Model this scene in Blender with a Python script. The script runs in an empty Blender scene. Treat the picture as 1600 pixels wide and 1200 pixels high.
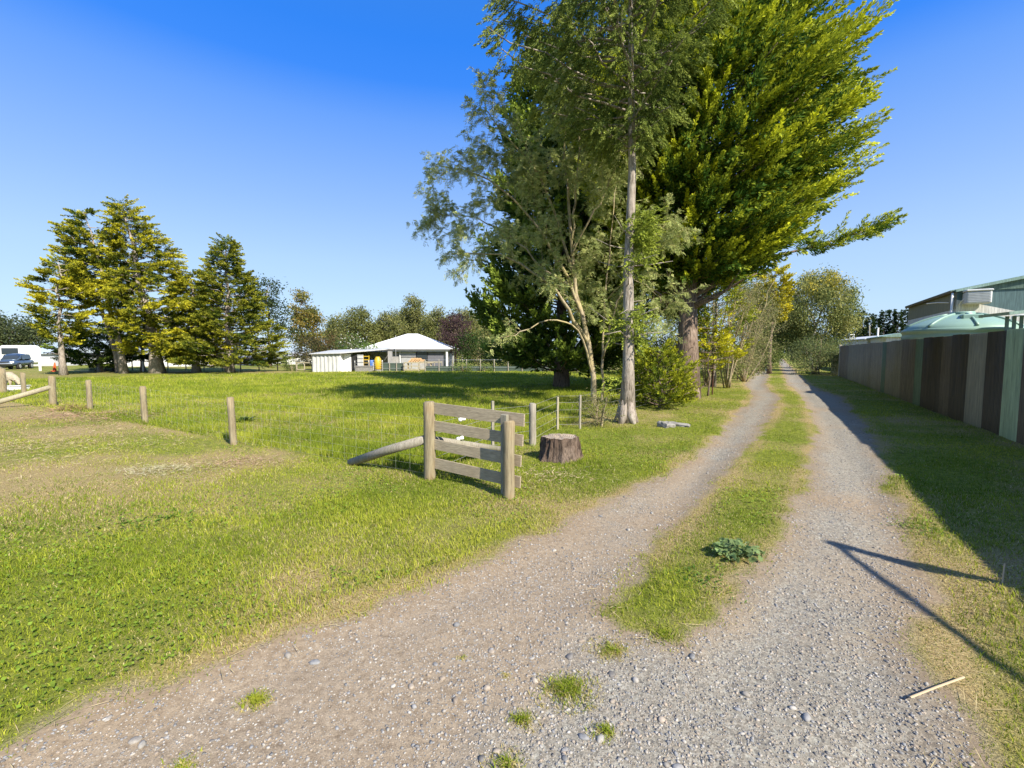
import bpy, bmesh, math, random, zlib
import numpy as np
from mathutils import Vector, Matrix

SC = bpy.context.scene
COL = SC.collection
PI = math.pi
rng = np.random.default_rng(7)
random.seed(7)

# ------------------------------------------------------------------ camera
CAMH, F, PITCH = 1.9, 711.0, math.radians(4.02)
cam_d = bpy.data.cameras.new('camera'); cam = bpy.data.objects.new('camera', cam_d); COL.objects.link(cam)
cam.location = (0, 0, CAMH); cam.rotation_euler = (PI/2 - PITCH, 0, 0)
cam_d.sensor_width = 36; cam_d.lens = 36*F/1600; cam_d.clip_start = 0.05; cam_d.clip_end = 4000
SC.camera = cam
SC.render.resolution_x, SC.render.resolution_y = 1024, 768

def ray(px, py):
    v = (600-py)/F
    return np.array([(px-800)/F, math.cos(PITCH)+math.sin(PITCH)*v, -math.sin(PITCH)+math.cos(PITCH)*v])
def G(px, py):
    """where the line of sight through a photo pixel meets the flat ground"""
    d = ray(px, py); t = -CAMH/d[2]
    return np.array([d[0]*t, d[1]*t, 0.0])
def P(px, py, Y):
    d = ray(px, py); t = Y/d[1]
    return np.array([d[0]*t, Y, CAMH+d[2]*t])

# lane frame: u along the lane, v to its right
E1 = np.array([0.5, 0.866]); E2 = np.array([0.866, -0.5])
def UV(x, y): return x*E1[0]+y*E1[1], x*E2[0]+y*E2[1]
def XY(u, v): return u*E1[0]+v*E2[0], u*E1[1]+v*E2[1]

# ------------------------------------------------------------------ light
SUN_EL = math.radians(39); SUN_H = np.array([0.64, -0.77]); SUN_H = SUN_H/np.linalg.norm(SUN_H)
TO_SUN = np.array([SUN_H[0]*math.cos(SUN_EL), SUN_H[1]*math.cos(SUN_EL), math.sin(SUN_EL)])
sd = bpy.data.lights.new('sun', 'SUN'); sun = bpy.data.objects.new('sun', sd); COL.objects.link(sun)
sd.energy = 4.6; sd.angle = math.radians(0.53); sd.color = (1.0, 0.93, 0.80)
sun.rotation_euler = Vector(TO_SUN).to_track_quat('Z', 'Y').to_euler(); sun.location = (20, -20, 40)
W = bpy.data.worlds.new('World'); SC.world = W; W.use_nodes = True
nt = W.node_tree; bg = nt.nodes['Background']
sky = nt.nodes.new('ShaderNodeTexSky'); sky.sky_type = 'NISHITA'; sky.sun_disc = False
sky.sun_elevation = SUN_EL; sky.sun_rotation = math.atan2(SUN_H[0], SUN_H[1])
sky.air_density = 1.0; sky.dust_density = 0.3; sky.ozone_density = 2.6; sky.altitude = 0
hsv = nt.nodes.new('ShaderNodeHueSaturation'); hsv.inputs['Saturation'].default_value = 1.1; hsv.inputs['Value'].default_value = 1.0
nt.links.new(sky.outputs[0], hsv.inputs['Color'])
# graded by elevation: pale at the horizon, deep azure above, unseen zenith lifted to fill shade
tcw = nt.nodes.new('ShaderNodeTexCoord'); sxyz = nt.nodes.new('ShaderNodeSeparateXYZ'); nt.links.new(tcw.outputs['Generated'], sxyz.inputs[0])
cr = nt.nodes.new('ShaderNodeValToRGB'); el = cr.color_ramp.elements
SKY = [(0.0, (.56, .74, .98)), (.09, (.52, .73, 1.0)), (.178, (.45, .665, 1.0)), (.283, (.31, .53, 1.0)), (.425, (.14, .37, 1.0)), (.485, (.035, .26, 1.0)), (.54, (.020, .235, .96)), (.62, (.03, .23, .86)), (.70, (.16, .36, .88)), (1, (.30, .46, .90))]
while len(el) < len(SKY): el.new(.5)
for q, (p, c) in zip(el, SKY): q.position = p; q.color = (*c, 1)
nt.links.new(sxyz.outputs['Z'], cr.inputs[0])
sc_v = nt.nodes.new('ShaderNodeVectorMath'); sc_v.operation = 'SCALE'; sc_v.inputs['Scale'].default_value = 1/(.12*2**1.08); nt.links.new(cr.outputs[0], sc_v.inputs[0])
mxs = nt.nodes.new('ShaderNodeMix'); mxs.data_type = 'RGBA'; mxs.inputs[0].default_value = .9; nt.links.new(hsv.outputs[0], mxs.inputs[6]); nt.links.new(sc_v.outputs[0], mxs.inputs[7]); nt.links.new(mxs.outputs[2], bg.inputs['Color'])
bg.inputs['Strength'].default_value = 0.12
SC.view_settings.view_transform = 'Standard'; SC.view_settings.look = 'None'
SC.view_settings.exposure = 1.08; SC.view_settings.gamma = 1.0
SC.cycles.max_bounces = 8; SC.cycles.diffuse_bounces = 4; SC.cycles.transmission_bounces = 4; SC.cycles.transparent_max_bounces = 6
SC.cycles.use_denoising = True
SC.cycles.sample_clamp_indirect = 8

# ------------------------------------------------------------------ numpy noise
def _h(ix, iy, s):
    n = (ix.astype(np.int64)*374761393 + iy.astype(np.int64)*668265263 + s*974711) & 0x7fffffff
    n = ((n ^ (n >> 13))*1274126177) & 0x7fffffff
    return ((n ^ (n >> 16)) & 0xffff)/65535.0
def vnoise(x, y, s=0):
    x = np.asarray(x, float); y = np.asarray(y, float)
    ix = np.floor(x); iy = np.floor(y); fx = x-ix; fy = y-iy
    fx = fx*fx*(3-2*fx); fy = fy*fy*(3-2*fy)
    a = _h(ix, iy, s); b = _h(ix+1, iy, s); c = _h(ix, iy+1, s); d = _h(ix+1, iy+1, s)
    return (a*(1-fx)+b*fx)*(1-fy)+(c*(1-fx)+d*fx)*fy
def fbm(x, y, s=0, o=4):
    t = 0; a = .5
    for k in range(o): t = t+a*vnoise(x*2**k, y*2**k, s+k*17); a *= .5
    return t/(1-.5**o)

# ------------------------------------------------------------------ object helpers
def tag(o, label=None, cat=None, group=None, kind=None):
    if label: o['label'] = label
    if cat: o['category'] = cat
    if group: o['group'] = group
    if kind: o['kind'] = kind
    return o
def empty(name, loc, label, cat, group=None, rz=0):
    o = bpy.data.objects.new(name, None); COL.objects.link(o); o.location = loc; o.rotation_euler = (0, 0, rz)
    o.empty_display_size = .2
    return tag(o, label, cat, group)
def mk(name, V, quads=None, tris=None, mat=None, parent=None, col=None, smooth=False, attrs=None):
    """one mesh object from numpy arrays"""
    V = np.asarray(V, np.float32)
    m = bpy.data.meshes.new(name); nq = 0 if quads is None else len(quads); n3 = 0 if tris is None else len(tris)
    m.vertices.add(len(V)); m.vertices.foreach_set('co', V.ravel())
    li = []; 
    if nq: li.append(np.asarray(quads, np.int32).ravel())
    if n3: li.append(np.asarray(tris, np.int32).ravel())
    li = np.concatenate(li); m.loops.add(len(li)); m.loops.foreach_set('vertex_index', li)
    m.polygons.add(nq+n3)
    st = np.concatenate([np.arange(nq)*4, nq*4+np.arange(n3)*3]).astype(np.int32)
    m.polygons.foreach_set('loop_start', st)
    m.polygons.foreach_set('use_smooth', np.full(nq+n3, bool(smooth)))
    m.update(calc_edges=True)
    if col is not None:
        a = m.attributes.new('col', 'FLOAT_COLOR', 'POINT'); c = np.ones((len(V), 4), np.float32); c[:, :3] = col; a.data.foreach_set('color', c.ravel())
    for k, v in (attrs or {}).items():
        a = m.attributes.new(k, 'FLOAT', 'POINT'); a.data.foreach_set('value', np.asarray(v, np.float32))
    o = bpy.data.objects.new(name, m); COL.objects.link(o)
    if mat: m.materials.append(mat)
    if parent: o.parent = parent
    return o

class MB:
    """collects solids, then links them as one mesh"""
    def __init__(s): s.V = []; s.Q = []; s.T = []; s.n = 0; s.C = []
    def add(s, V, Q=None, T=None, c=None):
        V = np.asarray(V, float).reshape(-1, 3)
        if Q is not None and len(Q): s.Q.append(np.asarray(Q).reshape(-1, 4)+s.n)
        if T is not None and len(T): s.T.append(np.asarray(T).reshape(-1, 3)+s.n)
        s.V.append(V); s.n += len(V); s.C.append(np.tile(np.asarray(c if c is not None else (1, 1, 1), float), (len(V), 1)) if np.ndim(c) < 2 else c)
    def box(s, c, size, rz=0, M=None, bev=0.0, col=None):
        """box with its corners slightly chamfered when bev > 0"""
        hx, hy, hz = [k/2 for k in size]
        if bev <= 0:
            V = np.array([[x, y, z] for z in (-hz, hz) for y in (-hy, hy) for x in (-hx, hx)])
            Q = [[0, 2, 3, 1], [4, 5, 7, 6], [0, 1, 5, 4], [2, 6, 7, 3], [0, 4, 6, 2], [1, 3, 7, 5]]
            T = None
        else:
            b = min(bev, hx*.9, hy*.9, hz*.9)
            ring = lambda ax, ay, z: [[-ax+b, -ay, z], [ax-b, -ay, z], [ax, -ay+b, z], [ax, ay-b, z], [ax-b, ay, z], [-ax+b, ay, z], [-ax, ay-b, z], [-ax, -ay+b, z]]
            V = np.array(ring(hx-b, hy-b, -hz)+ring(hx, hy, -hz+b)+ring(hx, hy, hz-b)+ring(hx-b, hy-b, hz))
            Q = [[r*8+i, r*8+(i+1) % 8, r*8+8+(i+1) % 8, r*8+8+i] for r in range(3) for i in range(8)]
            for o, f in ((0, 1), (24, 0)):
                q = [[o, o+1, o+2, o+3], [o, o+3, o+4, o+7], [o+4, o+5, o+6, o+7]]
                Q += [a[::-1] for a in q] if f else q
            T = None
        if rz: 
            ca, sa = math.cos(rz), math.sin(rz); V = V @ np.array([[ca, sa, 0], [-sa, ca, 0], [0, 0, 1]])
        if M is not None: V = V @ np.asarray(M).T
        s.add(V+np.asarray(c), Q, T, col)
    def beam(s, a, b, w, h, up=(0, 0, 1), bev=0.0, col=None):
        """a sawn bar from a to b"""
        a = np.asarray(a, float); b = np.asarray(b, float); d = b-a; L = np.linalg.norm(d); d /= L
        sx = np.cross(d, up); sx /= np.linalg.norm(sx); uz = np.cross(sx, d)
        s.box((a+b)/2, (L, w, h), M=np.stack([d, sx, uz], 1), bev=bev, col=col)
    def tube(s, pts, r, n=8, cap=True, col=None, jit=0):
        V, Q, T = tube_arr(pts, r, n, cap, jit); s.add(V, Q, T, col)
    def lathe(s, prof, c=(0, 0, 0), n=24, col=None):
        prof = np.asarray(prof, float); a = np.arange(n)*2*PI/n
        V = np.stack([np.outer(prof[:, 0], np.cos(a)), np.outer(prof[:, 0], np.sin(a)), np.repeat(prof[:, 1:2], n, 1)], 2).reshape(-1, 3)
        k = len(prof); Q = [[i*n+j, i*n+(j+1) % n, (i+1)*n+(j+1) % n, (i+1)*n+j] for i in range(k-1) for j in range(n)]
        s.add(V+np.asarray(c), Q, None, col)
    def prism(s, poly, axis, a, b, M=None, c=(0, 0, 0)):
        """polygon (convex or not, triangulated as a fan) pushed along an axis"""
        n = len(poly); idx = [i for i in range(3) if i != axis]; V = np.zeros((2*n, 3))
        for k, t in ((0, a), (1, b)):
            V[k*n:(k+1)*n, idx] = poly; V[k*n:(k+1)*n, axis] = t
        if M is not None: V = V @ np.asarray(M).T
        Q = [[i, (i+1) % n, n+(i+1) % n, n+i] for i in range(n)]
        T = [[0, i+1, i] for i in range(1, n-1)]+[[n, n+i, n+i+1] for i in range(1, n-1)]
        s.add(V+np.asarray(c), Q, T)
    def build(s, name, mat, parent=None, smooth=False, col=False):
        V = np.concatenate(s.V); Q = np.concatenate(s.Q) if s.Q else None; T = np.concatenate(s.T) if s.T else None
        return mk(name, V, Q, T, mat, parent, np.concatenate(s.C) if col else None, smooth)

def tube_arr(pts, r, n=8, cap=True, jit=0):
    pts = np.asarray(pts, float); k = len(pts); r = np.broadcast_to(np.asarray(r, float), (k,))
    d = np.gradient(pts, axis=0); d /= np.linalg.norm(d, axis=1, keepdims=True)+1e-9
    ref = np.array([0, 0, 1.0]) if abs(d[0, 2]) < .9 else np.array([1.0, 0, 0])
    ux = np.cross(d, ref); ux /= np.linalg.norm(ux, axis=1, keepdims=True)+1e-9; uy = np.cross(d, ux)
    a = np.arange(n)*2*PI/n
    rr = r[:, None]*(1+(jit*(rng.random((k, n))-.5) if jit else 0))
    V = pts[:, None, :]+rr[..., None]*(np.cos(a)[None, :, None]*ux[:, None, :]+np.sin(a)[None, :, None]*uy[:, None, :])
    V = V.reshape(-1, 3); i, j = np.meshgrid(np.arange(k-1), np.arange(n), indexing='ij'); i = i.ravel(); j = j.ravel(); j2 = (j+1) % n
    Q = np.stack([i*n+j, (i+1)*n+j, (i+1)*n+j2, i*n+j2], 1); T = None
    if cap:
        V = np.concatenate([V, pts[:1], pts[-1:]]); c0, c1 = k*n, k*n+1; jj = np.arange(n); j2 = (jj+1) % n
        T = np.concatenate([np.stack([np.full(n, c0), jj, j2], 1), np.stack([np.full(n, c1), (k-1)*n+j2, (k-1)*n+jj], 1)])
    return V, Q, T

# ------------------------------------------------------------------ materials
def newmat(name):
    m = bpy.data.materials.new(name); m.use_nodes = True; return m, m.node_tree, m.node_tree.nodes['Principled BSDF']
def N(t, typ, **kw):
    n = t.nodes.new(typ)
    for k, v in kw.items():
        if k in n.inputs: n.inputs[k].default_value = v
        else: setattr(n, k, v)
    return n
def ramp(t, fac, stops):
    n = t.nodes.new('ShaderNodeValToRGB'); e = n.color_ramp.elements
    while len(e) < len(stops): e.new(.5)
    for q, (p, c) in zip(e, stops): q.position = p; q.color = (*c, 1)
    t.links.new(fac, n.inputs[0]); return n.outputs[0]
def mixc(t, fac, a, b, mode='MIX'):
    n = t.nodes.new('ShaderNodeMix'); n.data_type = 'RGBA'; n.blend_type = mode
    for i, v in ((0, fac), (6, a), (7, b)):
        if hasattr(v, 'is_output') or hasattr(v, 'links'): t.links.new(v, n.inputs[i])
        else: n.inputs[i].default_value = v if i == 0 else (*v, 1)
    return n.outputs[2]
def coords(t, scale=(1, 1, 1), space='Object'):
    tc = t.nodes.new('ShaderNodeTexCoord'); mp = t.nodes.new('ShaderNodeMapping'); mp.inputs['Scale'].default_value = scale
    t.links.new(tc.outputs[space], mp.inputs[0]); return mp.outputs[0]
def noise(t, vec, scale, detail=4, rough=.55):
    n = N(t, 'ShaderNodeTexNoise', Scale=scale, Detail=detail, Roughness=rough); t.links.new(vec, n.inputs['Vector']); return n.outputs[0]
def bump(t, h, bsdf, strength=.4, dist=.02):
    b = N(t, 'ShaderNodeBump', Strength=strength, Distance=dist); t.links.new(h, b.inputs['Height']); t.links.new(b.outputs[0], bsdf.inputs['Normal'])
def surf(name, stops, scale=(1, 1, 1), nscale=4, rough=.75, bstr=.2, bdist=.01, detail=5, metal=0, spec=.4):
    """procedural surface: noise through a colour ramp, with bump"""
    m, t, b = newmat(name); v = coords(t, scale); f = noise(t, v, nscale, detail, .6)
    t.links.new(ramp(t, f, stops), b.inputs['Base Color']); b.inputs['Roughness'].default_value = rough
    b.inputs['Metallic'].default_value = metal; b.inputs['Specular IOR Level'].default_value = spec
    if bstr: bump(t, f, b, bstr, bdist)
    return m
def two(c, k=.25): return [(.3, tuple(x*(1-k) for x in c)), (.7, tuple(min(1, x*(1+k)) for x in c))]
def plain(name, c, rough=.6, metal=0, k=.12, ns=3, spec=.5): return surf(name, two(c, k), nscale=ns, rough=rough, metal=metal, bstr=.05, spec=spec)

def leafmat(name, trans=.32, rough=.55, spec=.25):
    m, t, b = newmat(name); a = N(t, 'ShaderNodeAttribute', attribute_name='col')
    t.links.new(a.outputs['Color'], b.inputs['Base Color']); b.inputs['Roughness'].default_value = rough; b.inputs['Specular IOR Level'].default_value = spec
    tr = t.nodes.new('ShaderNodeBsdfTranslucent'); t.links.new(a.outputs['Color'], tr.inputs[0])
    mx = t.nodes.new('ShaderNodeMixShader'); mx.inputs[0].default_value = trans
    t.links.new(b.outputs[0], mx.inputs[1]); t.links.new(tr.outputs[0], mx.inputs[2])
    t.links.new(mx.outputs[0], t.nodes['Material Output'].inputs[0]); return m
M_LEAF = leafmat('leaf', .4, .6, .12); M_NEEDLE = leafmat('cypress_spray', .25, .65, .08); M_BLADE = leafmat('grass_blade', .38, .6, .10)
def vcmat(name, rough=.8, bstr=.3):
    m, t, b = newmat(name); a = N(t, 'ShaderNodeAttribute', attribute_name='col'); f = noise(t, coords(t), 60, 3)
    t.links.new(mixc(t, .5, a.outputs['Color'], mixc(t, 1, a.outputs['Color'], ramp(t, f, [(.3, (.55, .55, .55)), (.7, (1.3, 1.3, 1.3))]), 'MULTIPLY')), b.inputs['Base Color'])
    b.inputs['Roughness'].default_value = rough; bump(t, f, b, bstr, .004); return m
M_STONE = vcmat('river_stone', .75)
def bark(name, a, b_, c, sc=(7, 7, 1.4), bs=.9):
    m, t, b = newmat(name); v = coords(t, sc); f = noise(t, v, 3.0, 6, .65); g = noise(t, coords(t), 1.3, 3)
    t.links.new(mixc(t, ramp(t, g, [(.42, (0, 0, 0)), (.62, (1, 1, 1))]), ramp(t, f, [(.32, a), (.55, b_)]), ramp(t, f, [(.3, a), (.62, c)])), b.inputs['Base Color'])
    b.inputs['Roughness'].default_value = .9; b.inputs['Specular IOR Level'].default_value = .15; bump(t, f, b, bs, .03); return m
M_BARK_PALE = bark('pale_flaky_bark', (.10, .08, .06), (.34, .29, .24), (.44, .39, .33))
M_BARK_BROWN = bark('brown_ridged_bark', (.05, .035, .025), (.22, .16, .12), (.30, .23, .18))
M_BARK_LICHEN = bark('lichen_bark', (.13, .10, .06), (.36, .30, .20), (.48, .40, .20), (4, 4, 2), .4)
M_BARK_WHITE = bark('white_birch_bark', (.16, .14, .12), (.62, .58, .52), (.72, .69, .64), (2, 2, 6), .3)
def wood(name, lo, hi, tint, sc=(14, 14, 1.2)):
    m, t, b = newmat(name); v = coords(t, sc); f = noise(t, v, 3.2, 6, .62); g = noise(t, coords(t), 2.2, 4)
    base = ramp(t, f, [(.28, lo), (.66, hi)])
    t.links.new(mixc(t, ramp(t, g, [(.45, (0, 0, 0)), (.68, (.65, .65, .65))]), base, tint), b.inputs['Base Color'])
    b.inputs['Roughness'].default_value = .85; b.inputs['Specular IOR Level'].default_value = .2; bump(t, f, b, .5, .006); return m
M_POST = wood('weathered_post', (.13, .105, .065), (.31, .265, .17), (.25, .17, .085))
M_POST_GREY = wood('silver_post', (.15, .13, .10), (.34, .31, .25), (.22, .215, .14))
M_BOARD = wood('rough_sawn_board', (.22, .18, .125), (.46, .385, .27), (.29, .235, .16), (3, 3, 26))
_t = M_BOARD.node_tree; _vo = N(_t, 'ShaderNodeTexVoronoi', Scale=2.6); _t.links.new(coords(_t), _vo.inputs['Vector']); _b = _t.nodes['Principled BSDF']; _src = _b.inputs['Base Color'].links[0].from_socket
_t.links.new(mixc(_t, ramp(_t, _vo.outputs['Distance'], [(.05, (.85, .85, .85)), (.11, (0, 0, 0))]), _src, (.07, .05, .035)), _b.inputs['Base Color'])
M_RAIL = wood('pale_rail', (.20, .17, .11), (.40, .36, .26), (.32, .30, .19))
M_WIRE = plain('galvanised_wire', (.62, .62, .60), .35, .7)
M_DARK = plain('dark_gap', (.015, .015, .015), .8)
M_GLASS, _t, _b = newmat('window_glass'); _b.inputs['Base Color'].default_value = (.03, .04, .05, 1); _b.inputs['Roughness'].default_value = .06
M_WHITE = plain('white_paint', (.78, .77, .74), .5, k=.04)

# ------------------------------------------------------------------ ground and gravel track
LB = [G(*p) for p in [(0, 1168), (200, 1092), (370, 1032), (480, 985), (560, 958), (700, 900), (820, 852), (920, 803), (1000, 765), (1060, 728), (1112, 690), (1152, 648), (1178, 618)]]
RB = [G(*p) for p in [(1500, 1198), (1475, 1110), (1440, 1010), (1424, 900), (1408, 830), (1392, 770), (1368, 700), (1338, 650), (1310, 620)]]
SL = [G(*p) for p in [(930, 948), (978, 890), (1044, 820), (1112, 752), (1168, 700), (1204, 650), (1217, 620)]]
SR = [G(*p) for p in [(1075, 990), (1140, 955), (1156, 908), (1204, 872), (1240, 808), (1268, 740), (1280, 690), (1268, 645), (1250, 615)]]
def curve(pts):
    a = np.array([UV(p[0], p[1]) for p in pts]); return a[np.argsort(a[:, 0])]
CL, CR, CSL, CSR = curve(LB), curve(RB), curve(SL), curve(SR)
def ip(c, u, far):
    uu = np.concatenate([[-8], c[:, 0], [c[-1, 0]+8, 400]]); s0 = (c[1, 1]-c[0, 1])/(c[1, 0]-c[0, 0])
    vv = np.concatenate([[c[0, 1]+np.clip(s0, -1, 1.2)*(-8-c[0, 0])*.5], c[:, 1], [far, far]]); return np.interp(u, uu, vv)
def trackness(x, y, wob=True):
    """metres inside the bare track (positive) or inside the grass (negative)"""
    x = np.asarray(x, float); y = np.asarray(y, float); u, v = UV(x, y)
    w = .38*(fbm(x*1.1, y*1.1, 3)-.5)+.22*(fbm(x*4.5, y*4.5, 9, 3)-.5) if wob else 0
    out = np.minimum(v-ip(CL, u, -1.45), ip(CR, u, 1.75)-v)
    a, b = ip(CSL, u, -.45), ip(CSR, u, .72); tip = np.clip((u-3.0)*.9-.3*(v+.75)**2*(u < 4.2)+.5*(fbm(x*2.6, y*2.6, 13, 3)-.5)*(u < 4.6), -9, 9)
    ins = np.minimum(np.minimum(v-a, b-v), tip)
    return np.minimum(out, -ins)+w
def height(x, y):
    r = np.hypot(x, y); s = trackness(x, y, False); fade = np.clip(1-(r-30)/60, 0, 1)
    h = .09*(fbm(x*.35, y*.35, 21, 3)-.5)*np.clip((r-1)/6, 0, 1)+.03*(fbm(x*1.7, y*1.7, 31, 3)-.5)-.035*np.clip(s*2.5+.3, 0, 1)-.022*(np.exp(-((UV(x, y)[1]+.95)/.24)**2)+np.exp(-((UV(x, y)[1]-1.22)/.24)**2))*np.clip(UV(x, y)[0]-2.5, 0, 1)+.018*(fbm(x*4, y*4, 41, 2)-.5)
    return h*fade
UC, VC = UV(-1.24, 6.78)
def paddock(x, y):
    u, v = UV(x, y); return np.clip((np.minimum(u-UC, VC-v))*4, 0, 1)
def dryness(x, y):
    """0 lush, 1 straw or bare: patches of cut, dry grass on the mown verge"""
    u, v = UV(x, y); s = trackness(x, y, False)
    d = fbm(x*.55+7, y*.55, 55, 4)*1.3-.46
    left = np.clip((-x-2.0)/4, 0, 1)*np.clip((y-4.2)/2.2, 0, 1); d = d+.27*left*(.2+1.5*fbm(x*1.4, y*2.2, 59, 4))
    d = d+.35*np.exp(-((s+.12)/.16)**2)                      # strawy fringe of the track
    d = d+.25*np.exp(-(((x-.2)/1.4)**2+((y-6.2)/1.3)**2))     # scuffed round the gate
    d = np.where(v > 1.6, d-.17+.34*fbm(x*1.3, y*1.3, 77, 3), d)
    d = np.where((v > CR[:, 1].max()+.0) & (v > 2.9) & (u > 7) & (u < 11), d+.12, d)
    p = paddock(x, y); return np.clip(d*(1-p)+p*(fbm(x*.3, y*.6, 91, 4)*1.1-.34), 0, 1)

def axis(lo, f0, f1, hi, step, g=1.12):
    a = list(np.arange(f0, f1, step)); s = step; x = a[-1]
    while x < hi: s *= g; x += s; a.append(x)
    s = step; x = f0; pre = []
    while x > lo: s *= g; x -= s; pre.append(x)
    return np.array(pre[::-1]+a)
gv = axis(-1800, -3.7, 2.7, 1800, .07, 1.09); gu = axis(-1800, .2, 14, 1800, .07, 1.035)
gx, gy = gv, gu; VV, UU = np.meshgrid(gv, gu); X, Yg = XY(UU, VV); Z = height(X, Yg); S = trackness(X, Yg); D = dryness(X, Yg)
nx, ny = len(gx), len(gy)
DIRT = np.clip(1.2*np.exp(-((VV+2.2)/.95)**2)*np.clip((5.4-UU)/1.2, 0, 1)+.55*np.exp(-((UU-4.6)/1.0)**2-((VV-1.0)/.8)**2)+.9*np.clip(fbm(X*.7+11, Yg*.7, 301, 3)-.52, 0, 1)*2.2+.5*np.exp(-((VV+1.2)/.4)**2)*(UU > 5)*(UU < 9)-.5*np.exp(-((X-1.8)/1.4)**2-((Yg-2.4)/1.0)**2), 0, 1)
D = np.where(S > .0, DIRT, D)
ii, jj = np.meshgrid(np.arange(ny-1), np.arange(nx-1), indexing='ij'); ii = ii.ravel(); jj = jj.ravel()
Q = np.stack([ii*nx+jj, ii*nx+jj+1, (ii+1)*nx+jj+1, (ii+1)*nx+jj], 1)
V = np.stack([X, Yg, Z], 2).reshape(-1, 3)
fs = S.ravel()[Q].mean(1); cu, cv = UV(V[Q, 0].mean(1), V[Q, 1].mean(1))
istr = (fs > 0) & (cu < 140) & (cu > -9)
def sub(q):
    ids, inv = np.unique(q, return_inverse=True); return ids, inv.reshape(q.shape)

def ground_mat():
    m, t, b = newmat('turf_soil'); ob = coords(t)
    dry = N(t, 'ShaderNodeAttribute', attribute_name='dry').outputs['Fac']; ed = N(t, 'ShaderNodeAttribute', attribute_name='edge').outputs['Fac']
    n1 = noise(t, ob, 9, 6, .7); n2 = noise(t, coords(t, (1, 1, 1)), 1.1, 5, .6); n3 = noise(t, ob, 55, 4, .7)
    green = ramp(t, n1, [(.3, (.075, .085, .016)), (.5, (.16, .185, .028)), (.72, (.27, .28, .05))])
    straw = ramp(t, n3, [(.3, (.16, .11, .05)), (.55, (.34, .26, .12)), (.75, (.50, .42, .22))])
    dd = N(t, 'ShaderNodeMath', operation='MULTIPLY_ADD'); t.links.new(n2, dd.inputs[0]); dd.inputs[1].default_value = .7; 
    dm = N(t, 'ShaderNodeMath', operation='SUBTRACT'); t.links.new(dry, dm.inputs[0]); dm.inputs[1].default_value = .35; t.links.new(dm.outputs[0], dd.inputs[2])
    c = mixc(t, ramp(t, dd.outputs[0], [(.15, (0, 0, 0)), (.62, (1, 1, 1))]), green, straw)
    soil = ramp(t, n3, [(.3, (.18, .135, .085)), (.7, (.38, .31, .215))])
    mr = N(t, 'ShaderNodeMapRange'); mr.inputs[1].default_value = -.10; mr.inputs[2].default_value = .0; t.links.new(ed, mr.inputs[0])
    c = mixc(t, mr.outputs[0], c, soil)
    t.links.new(c, b.inputs['Base Color']); b.inputs['Roughness'].default_value = .95; b.inputs['Specular IOR Level'].default_value = .1
    bump(t, n3, b, .8, .03); return m
def track_mat():
    m, t, b = newmat('gravel'); ob = coords(t)
    n1 = noise(t, ob, .9, 4); n2 = noise(t, ob, 22, 6, .75); n3 = noise(t, ob, 140, 3, .7)
    vo = N(t, 'ShaderNodeTexVoronoi', Scale=46); t.links.new(ob, vo.inputs['Vector'])
    vo2 = N(t, 'ShaderNodeTexVoronoi', Scale=105); t.links.new(ob, vo2.inputs['Vector'])
    sep = N(t, 'ShaderNodeSeparateColor'); t.links.new(vo.outputs['Color'], sep.inputs[0])
    sep2 = N(t, 'ShaderNodeSeparateColor'); t.links.new(vo2.outputs['Color'], sep2.inputs[0])
    peb = ramp(t, sep.outputs[0], [(0, (0.111, 0.107, 0.096)), (0.35, (0.211, 0.197, 0.163)), (0.7, (0.278, 0.261, 0.213)), (1, (0.401, 0.389, 0.326))])
    peb2 = ramp(t, sep2.outputs[1], [(0, (0.123, 0.111, 0.090)), (0.5, (0.256, 0.227, 0.179)), (1, (0.378, 0.348, 0.286))])
    dirt = ramp(t, n2, [(0.3, (0.167, 0.122, 0.078)), (0.5, (0.278, 0.215, 0.146)), (0.7, (0.357, 0.291, 0.208))])
    grey = mixc(t, ramp(t, n2, [(.42, (0, 0, 0)), (.56, (1, 1, 1))]), peb, peb2)
    k = N(t, 'ShaderNodeMath', operation='MULTIPLY_ADD'); t.links.new(n2, k.inputs[0]); k.inputs[1].default_value = .5; t.links.new(N(t, 'ShaderNodeAttribute', attribute_name='dry').outputs['Fac'], k.inputs[2])
    c = mixc(t, ramp(t, k.outputs[0], [(.30, (.08, .08, .08)), (.85, (.9, .9, .9))]), grey, dirt)
    c = mixc(t, .75, c, mixc(t, 1, c, ramp(t, n3, [(.3, (0.435, 0.450, 0.469)), (.7, (1.4, 1.38, 1.36))]), 'MULTIPLY'))
    ed = N(t, 'ShaderNodeAttribute', attribute_name='edge').outputs['Fac']
    c = mixc(t, ramp(t, ed, [(.0, (.75, .75, .75)), (.32, (0, 0, 0))]), c, ramp(t, n2, [(.3, (0.157, 0.108, 0.064)), (.7, (0.296, 0.225, 0.143))]))
    t.links.new(c, b.inputs['Base Color']); b.inputs['Roughness'].default_value = .92; b.inputs['Specular IOR Level'].default_value = .2
    hh = N(t, 'ShaderNodeMath', operation='SUBTRACT'); t.links.new(n2, hh.inputs[0]); t.links.new(vo.outputs['Distance'], hh.inputs[1])
    bump(t, n2, b, .45, .02); return m
for nm, sel, mt in (('ground', ~istr, ground_mat()), ('gravel_track', istr, track_mat())):
    ids, q = sub(Q[sel]); o = mk(nm, V[ids], q, None, mt, None, None, True, {'edge': S.ravel()[ids], 'dry': D.ravel()[ids]})
    tag(o, {'ground': 'mown verge and paddock turf around the track', 'gravel_track': 'two wheel gravel farm track with a grassy centre strip'}[nm], 'ground' if nm == 'ground' else 'track', None, 'structure')

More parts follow.
